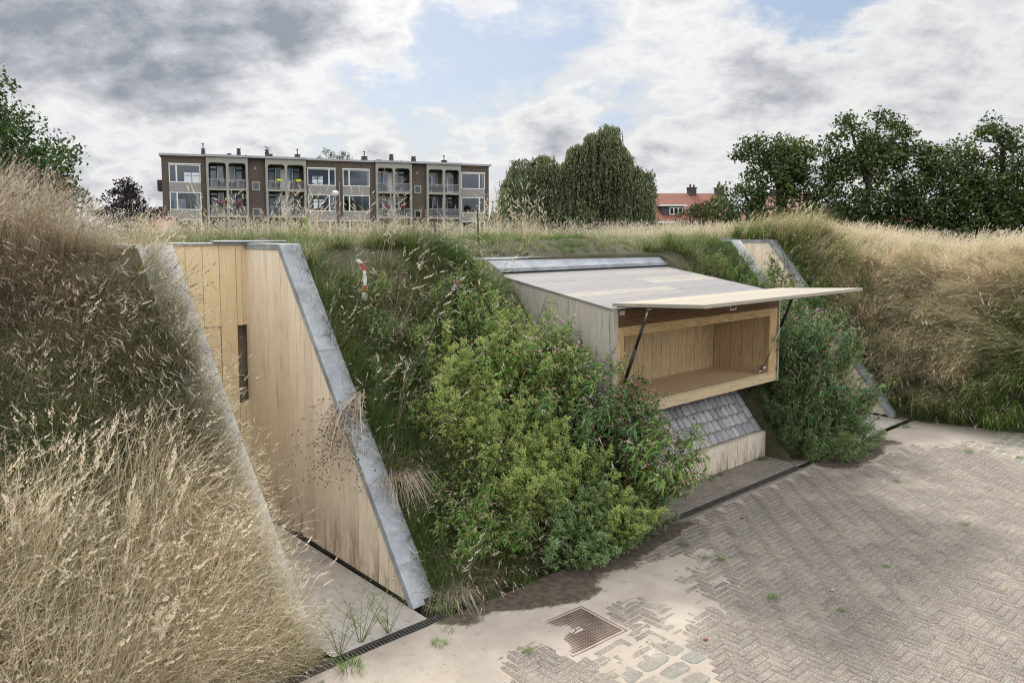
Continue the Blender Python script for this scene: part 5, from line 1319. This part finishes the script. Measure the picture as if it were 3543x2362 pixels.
def rowof(pos, kinds, name, cat, grp, text, tilt=.45, sc=(.8, 1.0)):
    for i, (u, v) in enumerate(pos):
        key, mk = kinds[i % len(kinds)]; zz = z_at(u, v)
        plant(name, text % ORD[i], cat, key, mk, u, v, zz if v > .17 else 0, rw.uniform(*sc)*(1.32 if (1.0 < u < 3.9 or u > 7.5) and sc[1] > .7 and tilt > .34 else 1.0), rw.uniform(0, 6.28), grp, tilt+rw.uniform(-.1, .1), rw.uniform(-.1, .1))
K = 'knotweed_plant'; GO = 'goosefoot_plant'; OA = 'orache_plant'
rowof([(2.05, 1.75), (2.45, 1.6), (2.8, 1.62), (3.0, 1.3)], [KW[0], GF[1], KW[2], KW[3]], K, 'weed', G1, 'pink tipped knotweed in the upper row beside the kiosk wall, %s from the left', .5, (.62, .75))
rowof([(2.35, 1.2), (2.72, 1.15), (3.08, 1.05)], [GF[0], KW[1], KW[2]], K, 'weed', G1, 'pink tipped knotweed in the middle row left of the kiosk, %s from the left', .45, (.75, .9))
rowof([(2.55, .75), (2.95, .65), (3.3, .6)], KD, K, 'weed', G1, 'large leaved knotweed below the kiosk corner, %s from the left', .4, (.85, 1.0))
rowof([(2.85, .3), (3.15, .22), (3.4, .3)], KW[1:]+KD, K, 'weed', G1, 'pink flowered knotweed overhanging the cobbled apron, %s from the left', .35, (.88, 1.05))
rowof([(1.45, 1.5), (1.8, 1.35), (1.55, 1.08)], GF, GO, 'weed', G2, 'yellow green goosefoot high in the weed thicket, %s counted downwards', .5, (.7, .85))
rowof([(1.2, .95), (1.6, .75), (2.0, .85), (2.3, .6)], GF, GO, 'weed', G2, 'yellow green goosefoot in the middle of the thicket, %s from the left', .45, (.72, .92))
rowof([(1.9, .38), (2.25, .2), (2.6, .12), (1.45, .45)], [OR[0], GF[1], OR[2], GF[0]], OA, 'weed', G3, 'dusty green orache near the paving edge, %s of the low front clumps', .4, (.75, .9))
rowof([(.9, 2.25), (1.25, 1.45), (1.75, 2.2), (2.15, 2.2), (.8, 1.25)], KW, K, 'weed', G1, 'small reddish knotweed scattered over the upper green slope, %s of five', .3, (.38, .48))
rowof([(1.75, 1.85), (1.3, 1.85)], KW[2:], K, 'weed', G1, 'thin pink knotweed below the tied barrier tape, %s from the right', .4, (.5, .55))
rowof([(.75, 1.9), (1.05, 1.65), (.62, 1.55)], KD, K, 'weed', G1, 'sparse reddish knotweed near the tall grey coping, %s of three', .35, (.42, .52))
rowof([(2.95, -.02), (2.75, -.1)], OR, OA, 'weed', G3, 'mealy orache spilling onto the sandy pavers, %s of two', .5, (.6, .72))
rowof([(.62, .42), (.95, .36), (.78, .62), (1.2, .3)], KW, K, 'weed', G1, 'yellowing knotweed at the foot of the near coping, %s of four', .55, (.58, .70))
for i, (u, v, s_) in enumerate(((9.72, 1.15, 1.15), (9.76, 1.5, 1.2), (9.78, 1.85, 1.1), (9.74, .8, 1.0), (9.3, 1.7, .8))):
    key, mk = (KD+KW)[i]; plant(K, 'leafy knotweed hiding the middle of the far entrance, %s of five' % ORD[i], 'weed', key, mk, u, v, z_at(u, v), s_, i*1.1, G1, .12, .38)
for i, (u, v, s_) in enumerate(((11.5, 1.15, .55), (11.53, 1.5, .6), (11.5, 1.85, .55))):
    key, mk = KW[i]; plant(K, 'weed leaning over the grey coping of the far entrance, %s from below' % ORD[i], 'weed', key, mk, u, v, z_at(u, v)-.05, s_, i*2.0, G1, .15, -.6)
for i, (u, v, s_) in enumerate(((7.22, .3, .5), (7.27, .58, .5))):
    key, mk = KD[i]; plant(K, 'dark weed growing out beside the end of the base wall, %s from below' % ORD[i], 'weed', key, mk, u, v, z_at(u, v)-.03, s_, i*2.0, G1, .4, -.25)
rowof([(7.3, .42), (7.66, .75), (7.6, .1)], KD, K, 'weed', G1, 'dark knotweed squeezed against the end of the cobbled apron, %s of three', .4, (.6, .7))
rowof([(1.1, 1.25), (1.35, .62), (1.72, .48), (1.95, .62)], GF, GO, 'weed', G2, 'leafy goosefoot filling the lower left of the thicket, %s from the left', .45, (.8, .95))
rowof([(2.1, .05), (2.45, -.05), (1.75, .1)], [OR[1], GF[2], OR[0]], OA, 'weed', G3, 'grey green orache lying on the dark soil at the paving, %s of three', .6, (.75, .85))
rowof([(1.85, 1.15), (2.1, 1.45), (2.4, .95)], [KW[1], GF[1], GF[2]], K, 'weed', G1, 'knotweed mixed among the goosefoot in the heart of the thicket, %s of three', .45, (.8, .9))
rowof([(2.8, 1.95), (2.5, 2.3), (2.2, 1.9)], KW, K, 'weed', G1, 'thin pink knotweed just left of the kiosk roof, %s of three', .3, (.4, .5))
for i, (u, v) in enumerate(((1.0, 1.05), (1.15, .75), (1.75, 1.0), (1.4, .85))):
    plant('mayweed_plant', ('white daisy like mayweed at the left edge of the thicket, %s of four' % ORD[i]), 'wildflower', 'mw%d' % (i % 2), (lambda i=i: mayweed(300+i % 2)), u, v, z_at(u, v)+.12, rw.uniform(.9, 1.15), rw.uniform(0, 6), G4, .5)
# right of the kiosk
rowof([(7.75, .35), (8.2, .3), (8.65, .3)], KD, K, 'weed', G1, 'dark leafed knotweed right of the base wall, lowest row, %s from the kiosk', .4, (.85, 1.0))
rowof([(7.8, .95), (8.25, 1.0), (8.75, .9), (9.2, .8)], KD, K, 'weed', G1, 'dark leafed knotweed beside the right kiosk wall, second row, %s from the kiosk', .42, (.9, 1.05))
rowof([(7.85, 1.65), (8.35, 1.6), (8.9, 1.5), (9.4, 1.35)], KD+KW, K, 'weed', G1, 'pink flowered knotweed behind the raised hatch, third row, %s from the kiosk', .45, (.62, .72))
rowof([(7.9, 2.35), (8.4, 2.25), (8.9, 2.05), (9.35, 1.75)], KW, K, 'weed', G1, 'bright pink knotweed above the kiosk roof line, fourth row, %s from the kiosk', .4, (.52, .62))
rowof([(7.75, 2.95), (8.3, 2.75)], KW, K, 'weed', G1, 'light green knotweed on the bank top left of the far entrance, %s from the left', .25, (.36, .42))
rowof([(7.35, .02), (7.7, -.25), (8.15, -.2), (8.6, .0)], OR, OA, 'weed', G3, 'feathery green orache sprawling on pavers right of the slot drain, %s from the left', .55, (.6, .78))
rowof([(9.3, .3), (9.7, .45)], OR+KW, OA, 'weed', G3, 'bushy green weed against the foot of the far entrance, %s from the left', .4, (.6, .75))
rowof([(10.6, .9), (10.2, .7)], KW, K, 'weed', G1, 'pink knotweed standing inside the mouth of the far entrance, %s from the right', .2, (.4, .5))
rowof([(12.1, .9), (12.5, .35)], [('gsh0', (lambda: goosefoot(280, .6, .5, 14, 'orache'))), ('gsh1', (lambda: goosefoot(281, .6, .5, 14, 'orache')))], 'green_bush', 'bush', None, 'fresh green low bush in dry grass beyond the far entrance, %s from the left', .4, (.8, .95))
plant('goosefoot_plant', 'yellow flowered weed clump on the crest before the apartment block', 'weed', 'gf0', GF[0][1], 1.55, 5.2, 3.25, .55, 1.0, G2)
# weeds growing from joints and sand
def twiggy(seed, n=7, H_=.4):
    r = random.Random(seed); S, Lf = MB(), MB()
    for s_ in range(n):
        a_ = r.uniform(0, 6.28); top = np.array([math.cos(a_)*r.uniform(.05, .3), math.sin(a_)*r.uniform(.05, .3), H_*r.uniform(.5, 1)]); m = top*.5+np.array([r.gauss(0, .02), r.gauss(0, .02), .05])
        S.tube([(0, 0, -.02), m, top], [.0028, .002, .001], 4, r.random())
        for i in range(9):
            p = m+(top-m)*r.random() if r.random() < .6 else m*r.random(); aa = r.uniform(0, 6.28); e = p+np.array([math.cos(aa)*.05, math.sin(aa)*.05, .05]); S.tube([p, e], [.0014, .001], 3, .5, False)
            Lf.leaf(e, (math.cos(aa), math.sin(aa), .3), r.uniform(.012, .035), r.uniform(.008, .014), r.random(), .2)
    return [('stems', S, 'stemgreen'), ('leaves', Lf, 'knotleaf')]
for i, (u, v, s_, lab) in enumerate(((-.62, .05, 1.25, 'tall thin weed over the drain grate, middle of three'), (-.35, .02, 1.05, 'tall thin weed over the drain grate, right of three'), (-.85, .0, 1.1, 'tall thin weed over the drain grate, left of three'))):
    plant('wiry_weed', lab, 'weed', 'tw%d' % i, (lambda i=i: twiggy(400+i)), u, v, 0, s_, i*2.0, 'wiry weeds at the near entrance')
def turf(seed, n=60, H_=.12, rad=.05):
    r = random.Random(seed); mb = MB()
    for i in range(n):
        a_ = r.uniform(0, 6.28); k = rad*math.sqrt(r.random()); b = (k*math.cos(a_), k*math.sin(a_), -.01); mb.leaf(b, (math.cos(a_)*r.uniform(.1, 1), math.sin(a_)*r.uniform(.1, 1), 1), H_*r.uniform(.5, 1.2), .005, r.random(), r.uniform(.1, .5))
    return [('blades', mb, 'knotleaf')]
TG = 'small grass tufts growing between the pavers'
spots = [(.35, -1.02, .9, 'grass tuft in the sand left of the manhole cover'), (-.15, -.45, 1.2, 'ragged grass clump in the sand below the near coping'), (.05, -.32, .9, 'flat tuft beside the near coping foot'), (.25, -.02, 1.9, 'dense green tuft at the very foot of the near coping'), (-.9, -.25, 2.0, 'large tuft beside the thin weeds on the grate'),
         (3.2, -.62, 1.0, 'tuft just below the left end of the slot drain'), (3.05, -.95, .9, 'tuft on the pavers a little below the slot drain, left of two'), (3.15, -1.12, .9, 'tuft on the pavers a little below the slot drain, right of two'), (2.75, -1.95, 1.1, 'lone bright tuft in the lower middle of the pavers'), (4.3, -2.4, .7, 'small tuft right of the yard middle'),
         (7.3, -1.35, .7, 'tuft at the tip of the sprawling weeds'), (6.2, -2.55, 1.0, 'reddish flat tuft in the right part of the yard'), (9.7, -1.55, 1.2, 'tuft at the left corner of the far cobble patch'), (9.9, -2.2, 1.0, 'tuft in the middle of the far cobble patch'), (4.6, .35, 1.2, 'tuft on the strip between base wall and slot drain'), (3.0, -2.5, .6, 'tiny tuft low in the yard'), (10.6, -.25, 1.3, 'weedy tuft at the foot of the far entrance')]
for i, (u, v, s_, lab) in enumerate(spots):
    plant('grass_tuft', lab, 'grass tuft', 'tf%d' % (i % 3), (lambda i=i: turf(500+i % 3)), u, v, .0, s_*.8, i*1.3, TG)
# dead plant hanging over the near coping
def deadplant():
    r = random.Random(77); S, P = MB(), MB()
    for s_ in range(30):
        p = np.array([r.gauss(0, .03), r.gauss(0, .05), r.gauss(0, .02)]); d = np.array([-.75+r.gauss(0, .28), -.35+r.gauss(0, .35), .25]); pts = [p]; L = r.uniform(.45, .85); n = 7
        for i in range(n):
            d = d+np.array([r.gauss(0, .06), r.gauss(0, .06), -.40]); d /= np.linalg.norm(d); p = p+d*L/n; pts.append(p)
        S.tube(pts, [.0055*(1-i/(n+1)) for i in range(n+1)], 4, r.random())
        for i in range(2, n+1):
            for k in range(3):
                q = pts[i]; e = q+np.array([r.gauss(0, .05), r.gauss(0, .05), r.uniform(-.07, .02)]); S.tube([q, e], [.0022, .0014], 3, r.random(), False)
                if r.random() < .75: P.tube([e-(0, 0, .006), e, e+(0, 0, .006)], [.003, .0065, .002], 5, r.random())
    return [('dry_stems', S, 'drystem'), ('seed_pods', P, 'seedpod')]
plant('dead_weed', 'dead weed with bare pale stems and seed pods hanging over the near coping', 'weed', 'dead', deadplant, .34, 1.60, 1.80, 1.3, 0, None)
def straw(seed):
    r = random.Random(seed); S = MB()
    for i in range(170):
        a_ = r.uniform(0, 6.28); p = np.array([r.gauss(0, .07), r.gauss(0, .07), 0]); d = np.array([math.cos(a_), math.sin(a_)-.3, r.uniform(.2, .9)]); e = p+d*.12; f = e+np.array([d[0]*.1, d[1]*.12, -.12-.08*r.random()]); S.tube([p, e, f], [.0018, .0014, .0008], 3, r.random(), False)
    return [('blades', S, 'drystem')]
plant('dry_tussock', 'brown dry tussock drooping over the middle of the near coping', 'grass tussock', 'st', lambda: straw(1), .42, .98, 1.0, 1.25, 0, 'dry tussocks by the near coping')
plant('dry_tussock', 'pale straw tussock at the foot of the near coping', 'grass tussock', 'st2', lambda: straw(2), .45, .18, .05, 1.1, 0, 'dry tussocks by the near coping')
# small stones and debris on the pavers
def pebble(lab, u, v, s_, m):
    mb = MB(); r = random.Random(int(u*100)); P = []
    for k in range(3):
        for i in range(6): w = math.pi*i/3; q = (.9, 1.0, .55)[k]*r.uniform(.8, 1.1); P.append((math.cos(w)*s_*q, math.sin(w)*s_*.7*q, (0, .35, .7)[k]*s_))
    mb.add(P, [(k*6+i, k*6+(i+1) % 6, (k+1)*6+(i+1) % 6, (k+1)*6+i) for k in range(2) for i in range(6)]+[tuple(12+i for i in range(6))]); o = mb.build('stone', M[m], None, True)
    o.location = W(u, v, .002); tag(o, lab, 'stone', 'loose bits on the pavers')
for q in ((1.62, -1.93, .022, 'tiles', 'orange brick crumb among the front cobbles'), (3.9, -1.25, .016, 'tiles', 'tiny orange crumb in mid yard'), (4.4, -.62, .022, 'black', 'black cinder lump on the pavers below the slot drain'), (3.35, -2.25, .03, 'cream', 'pale flat pebble in lower yard'), (9.4, -.1, .03, 'black', 'black charcoal piece before the far kerb, larger one'), (9.2, -.28, .02, 'black', 'black charcoal piece before the far kerb, smaller one')):
    pebble(q[4], q[0], q[1], q[2], q[3])
print('plants built')

# ------------------------------------------------------------ sky, sun, camera
SUN_EL, SUN_AZ = R(46), R(-14)      # azimuth from +Y towards +X
w = bpy.data.worlds.new('World'); SC.world = w; w.use_nodes = True; w.node_tree.nodes.clear(); n = NT(w.node_tree)
out = n.node('ShaderNodeOutputWorld'); bg = n.node('ShaderNodeBackground'); n.l.new(bg.outputs[0], out.inputs[0])
sky = n.node('ShaderNodeTexSky', sky_type='NISHITA'); sky.sun_disc = False; sky.sun_elevation = SUN_EL; sky.sun_rotation = SUN_AZ
sky.air_density = 1.0; sky.dust_density = 1.6
d = n.node('ShaderNodeTexCoord').outputs['Generated']
sp = n.node('ShaderNodeSeparateXYZ'); n.put(sp.inputs[0], d); X, Y, Zc = sp.outputs
az = n.math('MULTIPLY', n.math('ARCTAN2', X, Y), 57.29578); el = n.math('MULTIPLY', n.math('ARCSINE', Zc), 57.29578)
# cloud layer sampled on a dome flattened plane so that clouds shrink to the horizon
zz = n.math('ADD', n.math('MAXIMUM', Zc, 0.0), .42)
cv = n.node('ShaderNodeCombineXYZ'); n.put(cv.inputs[0], n.math('DIVIDE', X, zz)); n.put(cv.inputs[1], n.math('DIVIDE', Y, zz)); n.put(cv.inputs[2], .37)
big = n.noise(cv.outputs[0], 1.9, 8, .58, .15); det = n.noise(cv.outputs[0], 5.5, 9, .60, .15); wisp = n.noise(n.scale(cv.outputs[0], (.6, 1.6, 1)), 5.0, 7, .62, .5)
def lobe_n(a0, e0, ra, re, amp, ang=0.0):
    c, s_ = math.cos(R(ang)), math.sin(R(ang)); da = n.math('SUBTRACT', az, a0); de = n.math('SUBTRACT', el, e0)
    x = n.math('DIVIDE', n.math('ADD', n.math('MULTIPLY', da, c), n.math('MULTIPLY', de, s_)), ra); y = n.math('DIVIDE', n.math('SUBTRACT', n.math('MULTIPLY', de, c), n.math('MULTIPLY', da, s_)), re)
    r2 = n.math('ADD', n.math('MULTIPLY', x, x), n.math('MULTIPLY', y, y)); return n.math('MULTIPLY', n.math('EXPONENT', n.math('MULTIPLY', r2, -1.0)), amp)
def summ(L):
    o = L[0]
    for x in L[1:]: o = n.math('ADD', o, x)
    return o
CLOUDS = [(-27, 12, 12, 6.5, .36), (-36, 19, 14, 8, .24), (-14, 17, 6, 5, .10), (10, 17, 8, 3.6, .24), (15, 13.5, 5, 3.5, .14), (26, 9, 14, 4.0, .08), (-4, 8, 12, 4, .06), (14, 7, 8, 4, .10), (0, 2, 60, 3, .12), (34, 14, 9, 5, .12), (0, 60, 200, 25, .10),
          (-8.5, 11.5, 4.5, 2.2, -.06, 0), (-3.5, 12.5, 5.5, 2.2, -.03, -15), (9, 9.5, 6, 2.2, -.06, 0), (25, 17.2, 11, 2.6, -.36, 12), (19, 18.5, 5, 3, -.12), (-8, 18, 5, 2.5, .14), (3, 6, 9, 2.5, .08)]
bias = summ([lobe_n(*c) for c in CLOUDS])
dens = summ([n.math('MULTIPLY', n.math('SUBTRACT', big, .5), 1.0), n.math('MULTIPLY', n.math('SUBTRACT', det, .5), .80), n.math('MULTIPLY', n.math('SUBTRACT', wisp, .5), .30), bias, n.math('ADD', .055, 0.0)])
cover = n.rng(dens, -.06, .13)
thick = n.rng(n.math('ADD', dens, n.math('ADD', n.math('MULTIPLY', n.math('SUBTRACT', n.noise(cv.outputs[0], 2.6, 8, .62), .5), .95), n.math('MULTIPLY', n.math('SUBTRACT', det, .5), .25))), .06, .60, 0, 1, False)
ccol = n.ramp(thick, [(0, (.64, .655, .68)), (.20, (.76, .755, .75)), (.42, (.63, .635, .65)), (.66, (.44, .455, .49)), (1, (.25, .275, .315))])
# brighter near the hidden sun; high and behind add unseen sky glow as fill
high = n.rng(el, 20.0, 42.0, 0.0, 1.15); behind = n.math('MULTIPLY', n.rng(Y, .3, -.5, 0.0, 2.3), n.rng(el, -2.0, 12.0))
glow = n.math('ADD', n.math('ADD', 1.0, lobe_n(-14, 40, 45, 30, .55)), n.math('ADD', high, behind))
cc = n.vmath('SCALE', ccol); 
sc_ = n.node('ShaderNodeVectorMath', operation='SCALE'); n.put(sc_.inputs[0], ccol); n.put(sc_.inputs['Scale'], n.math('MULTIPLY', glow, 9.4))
skyc = n.mix(.45, sky.outputs[0], (3.6, 4.6, 6.1))
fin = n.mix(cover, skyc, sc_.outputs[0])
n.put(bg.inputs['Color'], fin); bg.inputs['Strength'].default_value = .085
sun = bpy.data.lights.new('sun', 'SUN'); sun.energy = 3.2; sun.angle = R(9); sun.color = (1, .95, .87)
so = link('sun', sun); from mathutils import Vector
dirv = Vector((math.sin(SUN_AZ)*math.cos(SUN_EL), math.cos(SUN_AZ)*math.cos(SUN_EL), math.sin(SUN_EL))); so.rotation_euler = dirv.to_track_quat('Z', 'Y').to_euler()
so.location = (0, 0, 30)
cam = bpy.data.cameras.new('camera'); cam.sensor_width = 36; cam.lens = FPX/2352*36; cam.shift_y = -.03865; cam.clip_start = .05; cam.clip_end = 4000
co = link('camera', cam); co.location = (0, 0, H); co.rotation_euler = (math.pi/2-PITCH, 0, 0); SC.camera = co
vs = SC.view_settings; vs.view_transform = 'Standard'; vs.look = 'None'; vs.gamma = 1; vs.exposure = .38
cy = SC.cycles; cy.max_bounces = 6; cy.diffuse_bounces = 3; cy.glossy_bounces = 2; cy.transmission_bounces = 3; cy.transparent_max_bounces = 8; cy.use_denoising = True; cy.denoising_prefilter = 'NONE'; cy.sample_clamp_indirect = 3.0; cy.use_adaptive_sampling = True; cy.adaptive_threshold = .02; cy.pixel_filter_type = 'BLACKMAN_HARRIS'; cy.filter_width = 1.15; cy.caustics_reflective = False; cy.caustics_refractive = False
SC.render.use_persistent_data = False
print('done')
